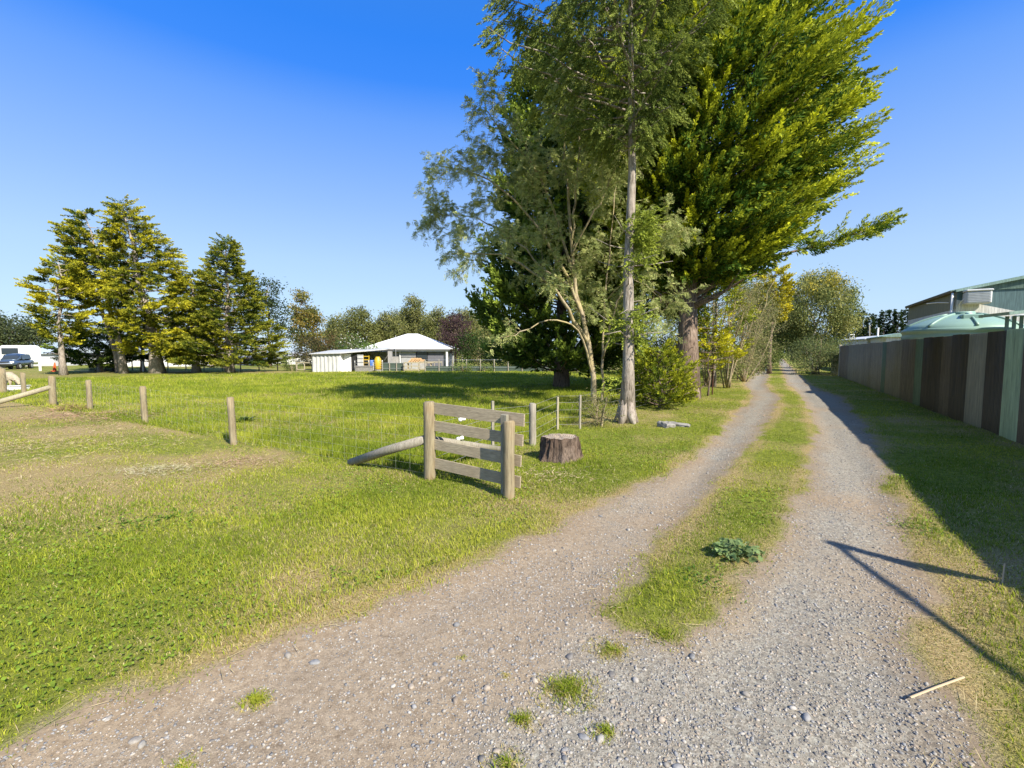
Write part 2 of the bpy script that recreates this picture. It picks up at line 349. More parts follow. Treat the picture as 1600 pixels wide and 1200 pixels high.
# ------------------------------------------------------------------ grass
def sample_polar(n, rmax, r0, half=58, rmin=1.5, pw=2.0):
    rr = np.linspace(rmin, rmax, 4000); pdf = rr/(1+(rr/r0)**pw); c = np.cumsum(pdf); c /= c[-1]
    r = np.interp(rng.random(n), c, rr); th = np.radians((rng.random(n)*2-1)*half); return r*np.sin(th), r*np.cos(th), r
GREENS = np.array([(.15, .21, .018), (.23, .29, .024), (.32, .36, .036), (.42, .43, .055)]); STRAWS = np.array([(.46, .38, .15), (.40, .34, .11), (.54, .47, .24)])
def blade_mesh(name, x, y, hgt, wid, dry, lean=.6, simple=False, mat=M_BLADE, z0=None, yellow=None):
    n = len(x); z = (height(x, y) if z0 is None else z0)-.006
    th = rng.random(n)*2*PI; ph = rng.random(n)*2*PI; ln = lean*(.3+rng.random(n))
    d = np.stack([np.cos(th), np.sin(th)], 1); s = np.stack([np.cos(ph), np.sin(ph)], 1)*wid[:, None]/2
    b = np.stack([x, y, z], 1)
    gi = np.clip(fbm(x*.8, y*.8, 63, 3)*4.6-.9+rng.normal(0, .75, n), 0, 2.99); g0 = gi.astype(int); fr = (gi-g0)[:, None]
    c = GREENS[g0]*(1-fr)+GREENS[g0+1]*fr
    st = STRAWS[rng.integers(0, 3, n)]; isdry = rng.random(n) < np.clip(dry*1.05, .03, .96)
    ln = np.where(isdry, np.minimum(ln*1.5, 1.3), ln); hgt = np.where(isdry, hgt*.7, hgt)
    c = np.where(isdry[:, None], st, c)*(0.8+.4*rng.random(n))[:, None]
    zz = np.zeros(n); sv = np.concatenate([s, zz[:, None]], 1)
    tip = b+np.concatenate([d*(hgt*ln)[:, None], (hgt*np.sqrt(np.clip(1-(ln*.7)**2, .1, 1)))[:, None]], 1)
    if simple:
        Vv = np.stack([b-sv, b+sv, tip], 1).reshape(-1, 3); T = np.arange(3*n).reshape(-1, 3); return Vv, None, T, np.repeat(c, 3, 0)
    mid = b+np.concatenate([d*(hgt*ln*.32)[:, None], (hgt*.6)[:, None]], 1)
    Vv = np.stack([b-sv, b+sv, mid+sv*.75, mid-sv*.75, tip], 1).reshape(-1, 3); k = np.arange(n)*5
    return Vv, np.stack([k, k+1, k+2, k+3], 1), np.stack([k+3, k+2, k+4], 1), np.repeat(c, 5, 0)
def join_build(name, parts, mat, **kw):
    Vs, Qs, Ts, Cs = [], [], [], []; n = 0
    for V_, Q_, T_, C_ in parts:
        if Q_ is not None: Qs.append(Q_+n)
        if T_ is not None: Ts.append(T_+n)
        Vs.append(V_); Cs.append(C_); n += len(V_)
    return mk(name, np.concatenate(Vs), np.concatenate(Qs) if Qs else None, np.concatenate(Ts) if Ts else None, mat, kw.get('parent'), np.concatenate(Cs))

def rhomb(p, a, w, L, wd, c, bendz=0.0):
    """pointed leaves: p base (n,3), a axis, w width direction, one quad each"""
    m = p+a*(L*.45)[:, None]; tip = p+a*L[:, None]; tip[:, 2] -= bendz*L
    wv = w*(wd/2)[:, None]; n = len(p)
    Vv = np.stack([p, m+wv, tip, m-wv], 1).reshape(-1, 3); Qv = np.arange(4*n).reshape(-1, 4); return Vv, Qv, None, np.repeat(c, 4, 0)
def unit(v): return v/(np.linalg.norm(v, axis=-1, keepdims=True)+1e-9)
def rvec(n): return unit(rng.normal(size=(n, 3)))

xx, yy, rr = sample_polar(720000, 46, 4.2)
ss = trackness(xx, yy); pk = paddock(xx, yy); dr = dryness(xx, yy)
bare = fbm(xx*1.3, yy*1.3, 101, 3)
keep = (ss < rng.normal(.005, .055, len(xx))) & (rng.random(len(xx)) < np.clip(1.25-.85*np.clip(dr-.35, 0, 1)*(ss < -.25)-.4*(bare > .66)*(ss < -.25), .42, 1))
_u, _v = UV(xx, yy); keep &= ~((_v > 4.3) & (_u < 44))
xx, yy, rr, ss, pk, dr = [a[keep] for a in (xx, yy, rr, ss, pk, dr)]
tuft = fbm(xx*1.6, yy*1.6, 111, 3)
hgt = np.where(pk > .5, .06+.15*np.clip(tuft*1.6-.35, .1, 1.2), .025+.042*np.clip(tuft*1.7-.3, .1, 1.3))*(.6+.7*rng.random(len(xx)))
_u, _v = UV(xx, yy); hgt *= np.where((np.abs(_v-.1) < 1.1) & (_u > 2.8), .68, 1.0)
hgt *= np.where(dr > .55, .75, 1.0)*np.where(ss > -.10, .6, 1.0)
wid = (.0030+.00065*rr)*(.7+.6*rng.random(len(xx)))
near = rr < 9
lawn = pk < .5
dryl = np.where(lawn, .10+.85*dr, .03+.38*dr)
parts = []
for sel, simple in ((near & lawn, False), (~near & lawn, True)):
    parts.append(blade_mesh('g', xx[sel], yy[sel], hgt[sel], wid[sel], dryl[sel], .75, simple))
# clover and flat weeds among the blades
cx_, cy_, cr_ = sample_polar(30000, 12, 3.5); cs_ = trackness(cx_, cy_); cn = fbm(cx_*.9, cy_*.9, 131, 3); ck = (cs_ < -.12) & (cn > .52) & (paddock(cx_, cy_) < .1) & (dryness(cx_, cy_) < .5)
_u, _v = UV(cx_, cy_); ck &= ~(_v > 4.3); cx_, cy_, cr_ = cx_[ck], cy_[ck], cr_[ck]; n = len(cx_)
a_ = rng.random(n)*2*PI; ax = unit(np.stack([np.cos(a_), np.sin(a_), .15+.5*rng.random(n)], 1)); wv = unit(np.cross(ax, np.array([0, 0, 1.0])+.4*rng.normal(size=(n, 3))))
parts.append(rhomb(np.stack([cx_, cy_, height(cx_, cy_)+.015+.03*rng.random(n)], 1), ax, wv, .014+.014*rng.random(n)+.001*cr_, .012+.010*rng.random(n)+.001*cr_, np.array([.17, .25, .03])*(.7+.7*rng.random((n, 1)))))
# long dry stems lying along the edge of the track
lx, ly, lr = sample_polar(9000, 10, 3.5); ls = trackness(lx, ly); lk = (np.abs(ls) < .16) | ((dryness(lx, ly) > .5) & (ls < 0)); lx, ly = lx[lk][:900], ly[lk][:900]; n = len(lx)
a_ = rng.random(n)*2*PI; ax = unit(np.stack([np.cos(a_), np.sin(a_), .02+.12*rng.random(n)], 1)); wv = unit(np.cross(ax, np.array([0, 0, 1.0])+.3*rng.normal(size=(n, 3))))
parts.append(rhomb(np.stack([lx, ly, height(lx, ly)+.012], 1), ax, wv, .06+.16*rng.random(n)**2, np.full(n, .004), np.array([.56, .46, .25])*(.7+.5*rng.random((n, 1)))))
tag(join_build('lawn_grass', parts, M_BLADE), 'short mown verge grass with dry straw patches beside the gravel track', 'grass', None, 'stuff')
parts = []
for sel, simple in ((near & ~lawn, False), (~near & ~lawn, True)):
    if sel.any(): parts.append(blade_mesh('g', xx[sel], yy[sel], hgt[sel], wid[sel]*1.15, dryl[sel], .55, simple))
tag(join_build('paddock_grass', parts, M_BLADE), 'longer tufty green grass inside the fenced paddock', 'grass', None, 'stuff')

# ------------------------------------------------------------------ stones on the track
def ico(sub_):
    bm = bmesh.new(); bmesh.ops.create_icosphere(bm, subdivisions=sub_, radius=1); V_ = np.array([v.co[:] for v in bm.verts]); bm.verts.index_update(); T_ = np.array([[v.index for v in f.verts] for f in bm.faces]); bm.free(); return V_, T_
def stones(n, size, sub_, rmax, r0, thr, seed):
    x, y, r = sample_polar(n*6, rmax, r0, 56, 1.5); s = trackness(x, y); pn = fbm(x*.8+3, y*.8, seed, 4)+.25*fbm(x*5, y*5, seed+3, 2)
    x0 = np.exp(-((x-1.7)/2.6)**2)*np.clip((4.6-y)/2.4, 0, 1)
    k = (s > .03) & (rng.random(len(x)) < np.clip((pn-thr)*3+x0*.7, .05, 1)); x, y, r = x[k][:n], y[k][:n], r[k][:n]; n = len(x)
    V0, T0 = ico(sub_); sz = size(n, r)
    sc = np.stack([sz*(.8+.5*rng.random(n)), sz*(.6+.4*rng.random(n)), sz*(.38+.3*rng.random(n))], 1)
    a = rng.random(n)*2*PI; lump = 1+.16*rng.normal(size=(n, len(V0), 1))*(1 if sub_ == 1 else .6)
    Vv = V0[None]*sc[:, None, :]*lump; ca, sa = np.cos(a)[:, None], np.sin(a)[:, None]
    Vv = np.stack([Vv[..., 0]*ca-Vv[..., 1]*sa, Vv[..., 0]*sa+Vv[..., 1]*ca, Vv[..., 2]], 2)
    Vv += np.stack([x, y, height(x, y)+sc[:, 2]*.25], 1)[:, None, :]
    pal = 1.05*np.array([(.18, .18, .18), (.23, .225, .22), (.28, .255, .22), (.32, .30, .265), (.27, .22, .17), (.33, .31, .28), (.15, .14, .13), (.29, .245, .195)])
    c = pal[rng.integers(0, len(pal), n)]*(.8+.4*rng.random((n, 1)))
    return Vv.reshape(-1, 3), None, (T0[None]+(np.arange(n)*len(V0))[:, None, None]).reshape(-1, 3), np.repeat(c, len(V0), 0)
sp = [stones(420, lambda n, r: .009+.020*rng.random(n)**3, 2, 9, 2.2, .60, 201),
      stones(14000, lambda n, r: (.003+.0075*rng.random(n)**2)*(1+r/14), 1, 16, 2.4, .52, 211), stones(26000, lambda n, r: (.002+.0028*rng.random(n))*(1+r/6), 1, 14, 2.6, .38, 221)]
o = join_build('loose_gravel', sp, M_STONE); o.data.polygons.foreach_set('use_smooth', np.ones(len(o.data.polygons), bool))
tag(o, 'loose grey river stones and gravel scattered over the track', 'gravel', None, 'stuff')

exec_parts = True
# ------------------------------------------------------------------ tree toolkit
def bez(a, b, c, t):
    t = np.asarray(t)[:, None]; return a*(1-t)**2+2*b*t*(1-t)+c*t*t
def bezd(a, b, c, t):
    t = np.asarray(t)[:, None]; return unit(2*(1-t)*(b-a)+2*t*(c-b))
def plume_cards(O, Dv, L, rad, K, cl, cw, ca, cb, gold, a0=22, a1=55, tipshrink=.6, flat=None, tipk=.55):
    """K pointed sprays round each plume axis; gold (n) shifts the colour from old green ca to new growth cb towards the tip"""
    n = len(O); Dv = unit(Dv); O2 = np.repeat(O, K, 0); D2 = np.repeat(Dv, K, 0); L2 = np.repeat(L, K)
    t = rng.random(n*K)**.8; rv = rvec(n*K)
    if flat is not None: rv[:, 2] *= flat
    rad_v = unit(rv-D2*np.sum(rv*D2, 1, keepdims=True)); al = np.radians(a0+(a1-a0)*rng.random(n*K))
    ax = unit(D2*np.cos(al)[:, None]+rad_v*np.sin(al)[:, None])
    p = O2+D2*(L2*t)[:, None]+rad_v*(np.repeat(rad, K)*(1-t)*.5*rng.random(n*K))[:, None]
    w = unit(np.cross(ax, rvec(n*K))); ln = cl*(1.15-tipshrink*t)*(.7+.6*rng.random(n*K)); wd = cw*(.7+.6*rng.random(n*K))
    f = np.clip(np.repeat(gold, K)+tipk*(t-.5)+rng.normal(0, .14, n*K), 0, 1)[:, None]
    c = (np.asarray(ca)*(1-f)+np.asarray(cb)*f)*(.75+.5*rng.random((n*K, 1)))
    return rhomb(p, ax, w, ln, wd, c)
class Tree:
    def __init__(s, name, label, base, cat='tree', group=None, bark=M_BARK_BROWN, leaf=M_NEEDLE):
        global rng; rng = np.random.default_rng(zlib.crc32(label.encode()))     # every plant keeps its own shape when another is edited
        s.base = np.array([base[0], base[1], 0.0 if len(base) < 3 else base[2]]); s.root = empty(name, s.base, label, cat, group); s.w = MB(); s.f = []; s.bark = bark; s.leaf = leaf
    def tube(s, pts, r, n=6, jit=.0): s.w.tube(np.asarray(pts)-s.base, r, n, True, None, jit)
    def leaves(s, part):
        V_, Q_, T_, C_ = part; s.f.append((V_-s.base, Q_, T_, C_))
    def done(s, crown='crown'):
        if s.w.n: s.w.build('trunk', s.bark, s.root, True)
        if s.f: join_build(crown, s.f, s.leaf, parent=s.root)
        return s.root
def trunk_path(base, H, lean=(0, 0), wob=.15, k=9):
    z = np.linspace(0, H, k); x = base[0]+lean[0]*(z/H)**1.3+np.concatenate([[0], rng.normal(0, wob, k-1)*(z[1:]/H)]); y = base[1]+lean[1]*(z/H)**1.3+np.concatenate([[0], rng.normal(0, wob, k-1)*(z[1:]/H)])
    return np.stack([x, y, z-.05], 1)
def at_z(path, z): return np.array([np.interp(z, path[:, 2], path[:, 0]), np.interp(z, path[:, 2], path[:, 1]), z])

def conifer(name, label, base, H, prof, nl, rise=.5, curl=.25, tr=.3, pl=(.9, .18, 34, 12), card=(.2, .05), ca=(.03, .06, .012), cb=(.30, .32, .03), gold=(.25, .25),
            azf=None, lean=(0, 0), zmin=1.0, side=.45, up=.25, hang=0.0, flat=None, tmin=.25, bark=M_BARK_BROWN, group=None, limbr=.05, dead=0, taper=1.0, path=None, cat='tree', ang=(22, 55), tipk=.55):
    T = Tree(name, label, base, cat, group, bark); path = trunk_path(base, H, lean) if path is None else path
    pr = np.array(prof, float); k = len(path); zt = path[:, 2]/H
    r = tr*(1-zt*.93*taper); r[0] = tr*1.45; T.tube(path, np.maximum(r, .015), 10, .12)
    ztip = np.interp((np.arange(nl)+rng.random(nl))/nl, [0, 1], [pr[0, 0], pr[-1, 0]]); O, Dv, L, Gd = [], [], [], []
    az = (np.arange(nl)*2.39996+rng.normal(0, .35, nl)) % (2*PI)
    for i in range(nl):
        a = az[i]; R = np.interp(ztip[i], pr[:, 0], pr[:, 1])*(azf(a, ztip[i]) if azf else 1)*(.72+.36*rng.random())
        if R < .25: R = .25
        z0 = max(zmin*(.9+.3*rng.random()), ztip[i]-rise*R*(.8+.4*rng.random())) if rise >= 0 else min(H*.98, ztip[i]-rise*R)
        p0 = at_z(path, min(z0, H*.985)); h = np.array([math.cos(a), math.sin(a), 0]); p2 = at_z(path, min(ztip[i], H)); p2 = np.array([p2[0], p2[1], ztip[i]])+h*R
        p1 = p0+h*R*.55+np.array([0, 0, (p2[2]-p0[2])*(.5-curl)]); tt = np.linspace(0, 1, 6)
        lr = limbr*(.5+.5*R/pr[:, 1].max()); wb_ = rng.normal(0, .05*R, (6, 3))*np.array([0, .3, 1, 1, .7, 0])[:, None]*.6; T.tube(bez(p0, p1, p2, tt)+wb_, np.linspace(lr, .012, 6), 5)
        m = max(3, int(pl[3]*R/pr[:, 1].max()*(.8+.4*rng.random()))+2); t = tmin+(1-tmin)*rng.random(m)**.75; t[0] = .97
        q = bez(p0, p1, p2, t); dd = bezd(p0, p1, p2, t); lat = np.cross(dd, [0, 0, 1.0]); lat = unit(lat); sg = np.where(rng.random(m) < .5, -1, 1)*rng.random(m); sg[0] = 0
        off = side*R*(1.05-t)*sg; q = q+lat*off[:, None]+rng.normal(0, .10, (m, 3))
        d = dd*(1-hang)+lat*(sg*.75)[:, None]*(1-hang)+np.array([0, 0, up])-np.array([0, 0, 1.6*hang])+rng.normal(0, .16, (m, 3))
        O.append(q); Dv.append(d); L.append(pl[0]*(.55+.75*rng.random(m))); g = gold[0]+gold[1]*(rng.random()*2-1); Gd.append(g+.25*rng.normal(size=m)*gold[1]+.25*(t-.6))
    O, Dv, L, Gd = [np.concatenate(a) for a in (O, Dv, L, Gd)]
    T.leaves(plume_cards(O, Dv, L, np.full(len(O), pl[1]), pl[2], card[0], card[1], ca, cb, Gd, ang[0], ang[1], flat=flat, tipk=tipk))
    for i in range(dead):
        z = zmin*(.35+.6*rng.random()); a = rng.random()*2*PI; p0 = at_z(path, z); h = np.array([math.cos(a), math.sin(a), .15]); Ld = .35+.9*rng.random()
        T.tube([p0, p0+h*Ld*.5+rng.normal(0, .06, 3), p0+h*Ld+rng.normal(0, .15, 3)], [.022, .014, .005], 4)
    return T

def broadleaf(name, label, base, H, blobs, leaf=(.2, .11), per=60, clr=.5, pal=((.09, .13, .03), (.16, .2, .05)), droop=.2, tr=.2, bark=M_BARK_BROWN, group=None, lean=(0, 0), stems=1, cat='tree', limbs=.5, fl=None, crown='crown', shell=.45):
    """blobs: (dx, dy, z, rx, ry, rz, clusters)"""
    T = Tree(name, label, base, cat, group, bark, M_LEAF); paths = []
    for s in range(stems):
        b = (base[0]+(rng.normal(0, .18) if stems > 1 else 0), base[1]+(rng.normal(0, .18) if stems > 1 else 0)); ln = (lean[0]+(rng.normal(0, H*.14) if stems > 1 else 0), lean[1]+(rng.normal(0, H*.14) if stems > 1 else 0))
        p = trunk_path(b, H*.86, ln, H*.02); paths.append(p); T.tube(p, np.linspace(tr, tr*.15, len(p))*np.array([1.3]+[1]*(len(p)-1)), 8, .1)
    pal = np.array(pal); C, CC = [], []
    for dx, dy, z, rx, ry, rz, nc in blobs:
        v = rvec(nc)*(shell+(1-shell)*rng.random((nc, 1))**.6); c = np.array([base[0]+dx, base[1]+dy, z])+v*np.array([rx, ry, rz]); C.append(c)
    C = np.concatenate(C); C[:, 2] = np.maximum(C[:, 2], clr*.5); nc = len(C)
    for c in C[rng.random(nc) < limbs]:
        p = paths[rng.integers(0, stems)]; d = np.hypot(c[0]-p[0, 0], c[1]-p[0, 1]); p0 = at_z(p, min(max(.1*H, c[2]-d*.8-.2), H*.84)); mid = (p0+c)/2+np.array([0, 0, .12*d])
        T.tube(bez(p0, mid, c, np.linspace(0, 1, 5)), np.linspace(tr*.28, tr*.05, 5), 4)
    ci = np.repeat(np.arange(nc), per); n = len(ci); off = rng.normal(size=(n, 3))*clr*np.array([1, 1, .75]); csz = .65+.6*rng.random(nc); off *= csz[ci][:, None]
    p = C[ci]+off; p[:, 2] = np.maximum(p[:, 2]-droop*np.abs(rng.normal(0, clr, n)), .02)
    ax = unit(rvec(n)+np.array([0, 0, -1.3*droop])+.25*unit(off)); w = unit(np.cross(ax, rvec(n)))
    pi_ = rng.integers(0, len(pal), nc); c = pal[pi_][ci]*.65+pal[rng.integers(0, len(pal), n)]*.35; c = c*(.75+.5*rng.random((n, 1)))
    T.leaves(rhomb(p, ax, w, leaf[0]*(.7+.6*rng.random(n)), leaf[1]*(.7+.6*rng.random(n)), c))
    if fl: # blossom: (share, colour, size)
        k = rng.random(n) < fl[0]; m = k.sum(); T.leaves(rhomb(p[k]+unit(off[k])*.06, rvec(m), rvec(m), np.full(m, fl[2]), np.full(m, fl[2]*.9), np.tile(np.array(fl[1]), (m, 1))*(.85+.25*rng.random((m, 1)))))
    T.done(crown); return T.root

# ------------------------------------------------------------------ big trees beside the lane
def at(px, Y): p = ray(px, 550); return (p[0]/p[1]*Y, Y)
def zat(py, Y): return P(800, py, Y)[2]
GOLD_A, GOLD_B = (.060, .125, .020), (.66, .68, .045)
DARK_A, DARK_B = (.040, .085, .018), (.30, .38, .055)

b = at(1073, 18.7)
def az_main(a, z):
    # fuller towards the lane (right), shorter towards the neighbours on the left
    return .84+.20*math.cos(a-math.radians(15))+.19*math.sin(a)
CYP = [(4.6, 1.8), (5.6, 3.0), (7.0, 4.5), (8.8, 5.4), (10.4, 5.8), (11.6, 5.7), (12.8, 5.0), (14.0, 3.9), (15.3, 2.9), (17.5, 1.8), (20.0, .6)]
T = conifer('golden_cypress', 'huge golden tipped cypress fanning up and out over the gravel track', b, 20.5,
    CYP, 340, rise=.30, curl=.04, tr=.42,
    pl=(1.55, .44, 150, 14), card=(.165, .050), ca=GOLD_A, cb=GOLD_B, gold=(.30, .30), azf=az_main, zmin=3.0, side=.46, up=.10, tmin=.40, limbr=.045, bark=M_BARK_BROWN, dead=10, ang=(14, 50), tipk=.8)
# older green foliage filling the inside of the crown
nI = 2600; zI = 4.8+13.5*rng.random(nI); aI = rng.random(nI)*2*PI; RI = np.interp(zI, [c[0] for c in CYP], [c[1] for c in CYP])*np.array([az_main(a, 0) for a in aI])*.92*np.sqrt(rng.random(nI)); hI = np.stack([np.cos(aI), np.sin(aI), 0*aI], 1)
T.leaves(plume_cards(np.stack([b[0]+RI*hI[:, 0], b[1]+RI*hI[:, 1], zI-.05*RI], 1), hI+np.array([0, 0, .35])+rng.normal(0, .35, (nI, 3)), .8+.6*rng.random(nI), np.full(nI, .5), 64, .22, .075, GOLD_A, GOLD_B, .04+.16*rng.normal(size=nI), 20, 60))
# the one long limb that reaches out low over the track
e = P(1388, 348, 18.2); s0 = at_z(trunk_path(b, 20.5), 5.2); s1 = (s0+e)/2+np.array([0, 0, -.5]); tt = np.linspace(0, 1, 8)
T.tube(bez(s0, s1, e, tt), np.linspace(.09, .015, 8), 6)
nb = 64; t = np.concatenate([.55+.45*rng.random(nb)]); q = bez(s0, s1, e, t)+rng.normal(0, .20, (nb, 3))*np.array([1, 1, .5]); d = bezd(s0, s1, e, t)+rng.normal(0, .32, (nb, 3))+np.array([0, 0, .1])
T.leaves(plume_cards(q, d, .4+.5*rng.random(nb), np.full(nb, .24), 90, .15, .036, GOLD_A, GOLD_B, .3+.2*rng.normal(size=nb)))
for k in range(9):   # bare inner limbs fanning from the fork of the trunk
    a = rng.random()*2*PI; h = np.array([math.cos(a), math.sin(a), 0]); p0 = np.array([b[0], b[1], 3.2+.8*rng.random()]); R = 1.4+1.5*rng.random()
    T.tube(bez(p0, p0+h*R*.6+np.array([0, 0, .5]), p0+h*R+np.array([0, 0, 1.3]), np.linspace(0, 1, 6))+rng.normal(0, .06, (6, 3))*np.array([0, 1, 1, 1, 1, 1])[:, None], np.linspace(.085, .02, 6), 6)
for a, L_ in ((.3, .7), (1.6, .6), (2.9, .7), (4.2, .8), (5.4, .6)):   # root flare
    T.tube([np.array([b[0]+.15*math.cos(a), b[1]+.15*math.sin(a), .75]), np.array([b[0]+.42*math.cos(a), b[1]+.42*math.sin(a), .22]), np.array([b[0]+L_*math.cos(a), b[1]+L_*math.sin(a), -.05])], [.26, .2, .08], 7)
T.done()

conifer('dark_cypress', 'dense dark green cypress skirted to the ground behind the feathery tree', at(878, 24.5), 17.5,
    [(1.4, 3.6), (3, 4.0), (5.5, 4.2), (8, 3.8), (11, 3.1), (14, 2.3), (16, 1.4), (17.5, .4)], 170, rise=.42, curl=.22, tr=.34, pl=(1.35, .34, 46, 18), card=(.34, .105),
    ca=DARK_A, cb=DARK_B, gold=(.30, .25), zmin=.8, side=.5, up=.22, tmin=.25, limbr=.06).done()
conifer('dark_cypress', 'dark cypress filling the gap between the pale trunk and the golden cypress', at(985, 26), 16.5,
    [(4.4, 3.4), (6, 4.6), (9, 4.8), (12, 4.0), (15, 2.4), (16.5, .6)], 90, rise=.5, curl=.2, tr=.36, pl=(1.3, .34, 40, 15), card=(.34, .105),
    ca=DARK_A, cb=DARK_B, gold=(.25, .25), zmin=3.0, side=.5, up=.25, tmin=.25, limbr=.06, dead=12).done()

# slim conifer with hanging sprays
b = at(981, 12.1); pth = np.array([[b[0], b[1], -.05], [b[0]+.02, b[1], 1.5], [b[0]-.02, b[1]+.02, 4], [b[0]+.03, b[1], 6.5], [b[0]-.05, b[1], 9], [b[0]-.10, b[1], 12], [b[0]-.1, b[1], 15]])
def az_hang(a, z): return .85+.25*math.cos(a-math.radians(185))
T = conifer('drooping_conifer', 'tall slim conifer with hanging grey green sprays and pale flaky bark at the track edge', b, 15.2,
    [(7.2, .8), (8.1, 2.0), (9.2, 2.9), (10.2, 3.4), (11.5, 3.3), (13, 2.6), (15, .9)], 120, rise=.30, curl=.12, tr=.165, pl=(.46, .17, 84, 40), card=(.085, .020),
    ca=(.07, .115, .025), cb=(.32, .37, .08), gold=(.45, .3), azf=az_hang, zmin=5.6, side=.42, up=.0, hang=.46, tmin=.12, limbr=.035, bark=M_BARK_PALE, dead=22, ang=(8, 34), path=pth)
for a, L_ in ((.2, .42), (1.5, .38), (2.7, .44), (3.9, .42), (5.2, .40)):
    T.tube([np.array([b[0]+.06*math.cos(a), b[1]+.06*math.sin(a), .6]), np.array([b[0]+.16*math.cos(a), b[1]+.16*math.sin(a), .2]), np.array([b[0]+L_*.75*math.cos(a), b[1]+L_*.75*math.sin(a), -.06])], [.14, .13, .06], 7)
# a few epicormic tufts low on the trunk
for z, a, k in ((2.5, 3.6, 26), (2.3, 5.6, 22), (2.75, 5.0, 22), (4.2, 4.6, 20), (4.7, 5.9, 50), (5.0, 5.4, 50), (5.3, 5.7, 40), (1.1, 3.4, 10), (2.8, .4, 16)):
    o_ = np.tile(at_z(pth, z)+np.array([.2*math.cos(a), .2*math.sin(a), 0]), (k, 1))+rng.normal(0, .16, (k, 3)); dv = np.tile([math.cos(a)*.7, math.sin(a)*.7, -.25], (k, 1))+rng.normal(0, .45, (k, 3))
    T.leaves(plume_cards(o_, dv, .3+.35*rng.random(k), np.full(k, .08), 40, .085, .026, (.08, .14, .02), (.42, .47, .07), np.full(k, .6), 8, 40))
T.done()

# airy tree with feathery compound leaves
M_ = M_BARK_LICHEN
b = G(929, 634); T = Tree('feathery_tree', 'airy multi stemmed tree with small feathery leaves in front of the dark cypresses', b, 'tree', None, M_, M_LEAF)
YF = b[1]
def pp(px, py, dy=0): return P(px, py, YF+dy)
stems = [([pp(929, 640), pp(924, 575), pp(915, 520), pp(898, 440), pp(890, 330), pp(884, 230), pp(880, 120)], .11, .02),
         ([pp(918, 535), pp(898, 500, -.4), pp(868, 455, -.9), pp(830, 425, -1.3), pp(780, 400, -1.6), pp(720, 395, -1.8)], .075, .015),
         ([pp(912, 500), pp(890, 440, -.2), pp(850, 370, -.6), pp(800, 310, -1.0), pp(745, 270, -1.3), pp(690, 262, -1.5)], .06, .012),
         ([pp(940, 640, .2), pp(941, 575, .2), pp(943, 510, .3), pp(948, 430, .3), pp(955, 350, .2), pp(962, 290, .2)], .055, .012),
         ([pp(896, 430), pp(872, 350, -.3), pp(840, 270, -.7), pp(795, 215, -1.0), pp(752, 165, -1.2)], .05, .01),
         ([pp(893, 380), pp(900, 300, -.6), pp(905, 220, -1.0), pp(895, 140, -1.2)], .045, .01),
         ([pp(925, 585), pp(905, 520, -.7), pp(865, 500, -1.2), pp(810, 520, -1.6), pp(775, 530, -1.8)], .04, .008),
         ([pp(898, 450), pp(850, 420, .8), pp(800, 370, 1.2), pp(740, 340, 1.5), pp(672, 335, 1.6)], .045, .01),
         ([pp(942, 560, .2), pp(965, 470, -.3), pp(1000, 400, -.6), pp(1040, 350, -.8)], .04, .008),
         ([pp(946, 470, .2), pp(985, 440, -.6), pp(1020, 455, -1.0), pp(1042, 480, -1.1)], .025, .006),
         ([pp(892, 400), pp(930, 330, -.7), pp(960, 270, -1.0), pp(985, 215, -1.2)], .04, .008)]
TW, TD = [], []
def cat(pts, k):
    pts = np.array(pts); s = np.linspace(0, len(pts)-1, k); i = np.clip(s.astype(int), 0, len(pts)-2); f = (s-i)[:, None]
    p0, p1, p2, p3 = pts[np.maximum(i-1, 0)], pts[i], pts[i+1], pts[np.minimum(i+2, len(pts)-1)]
    return .5*(2*p1+(p2-p0)*f+(2*p0-5*p1+4*p2-p3)*f**2+(3*p1-p0-3*p2+p3)*f**3)
def sprout(path, r0, lev):
    n = len(path); L_ = np.sum(np.linalg.norm(np.diff(path, axis=0), axis=1))
    kids = {0: int(L_*3.6)+3, 1: int(L_*4.5)+2, 2: 0}[lev]
    for k in range(kids):
        s = .18+.8*rng.random(); i = min(int(s*(n-1)), n-2); p0 = path[i]+(path[i+1]-path[i])*(s*(n-1)-i); d = unit(path[i+1]-path[i])
        side = unit(np.cross(d, rvec(1)[0])); dd = unit(d*.7+side*.95+np.array([0, 0, .18])); ln = ((.7+1.1*rng.random()) if lev == 0 else (.25+.45*rng.random()))*(1.15-.45*s)
        pts = [p0, p0+dd*ln*.5+rng.normal(0, .04, 3), p0+dd*ln+np.array([0, 0, -.10*ln])+rng.normal(0, .06, 3)]; pth_ = cat(pts, 5)
        T.tube(pth_, np.linspace(max(.004, r0*.32*(1.1-s)), .003, 5), 4); sprout(pth_, r0*.4, lev+1)
    if lev >= 1:
        m = int(L_*15)+3; s = .2+.8*rng.random(m); s[0] = 1; i = np.minimum((s*(n-1)).astype(int), n-2); TW.append(path[i]+(path[i+1]-path[i])*(s*(n-1)-i)[:, None]); TD.append(unit(path[i+1]-path[i])*.6+rvec(m)*.9+np.array([0, 0, .05]))
for pts, r0, r1 in stems:
    pth_ = cat(pts, 16)+np.concatenate([np.zeros((2, 3)), rng.normal(0, .03, (14, 3))]); T.tube(pth_, np.linspace(r0, r1, 16), 7, .1); sprout(pth_[3:] if r0 != .04 or pts[-1][0] > 0 else pth_[9:], r0*.6, 0 if r0 != .04 or pts[-1][0] > 0 else 1)
O = np.concatenate(TW); Dv = unit(np.concatenate(TD)); n = len(O); KL = 11
rl = .11+.09*rng.random(n); wv = unit(np.cross(Dv, np.array([0, 0, 1.0])+.5*rng.normal(size=(n, 3))))
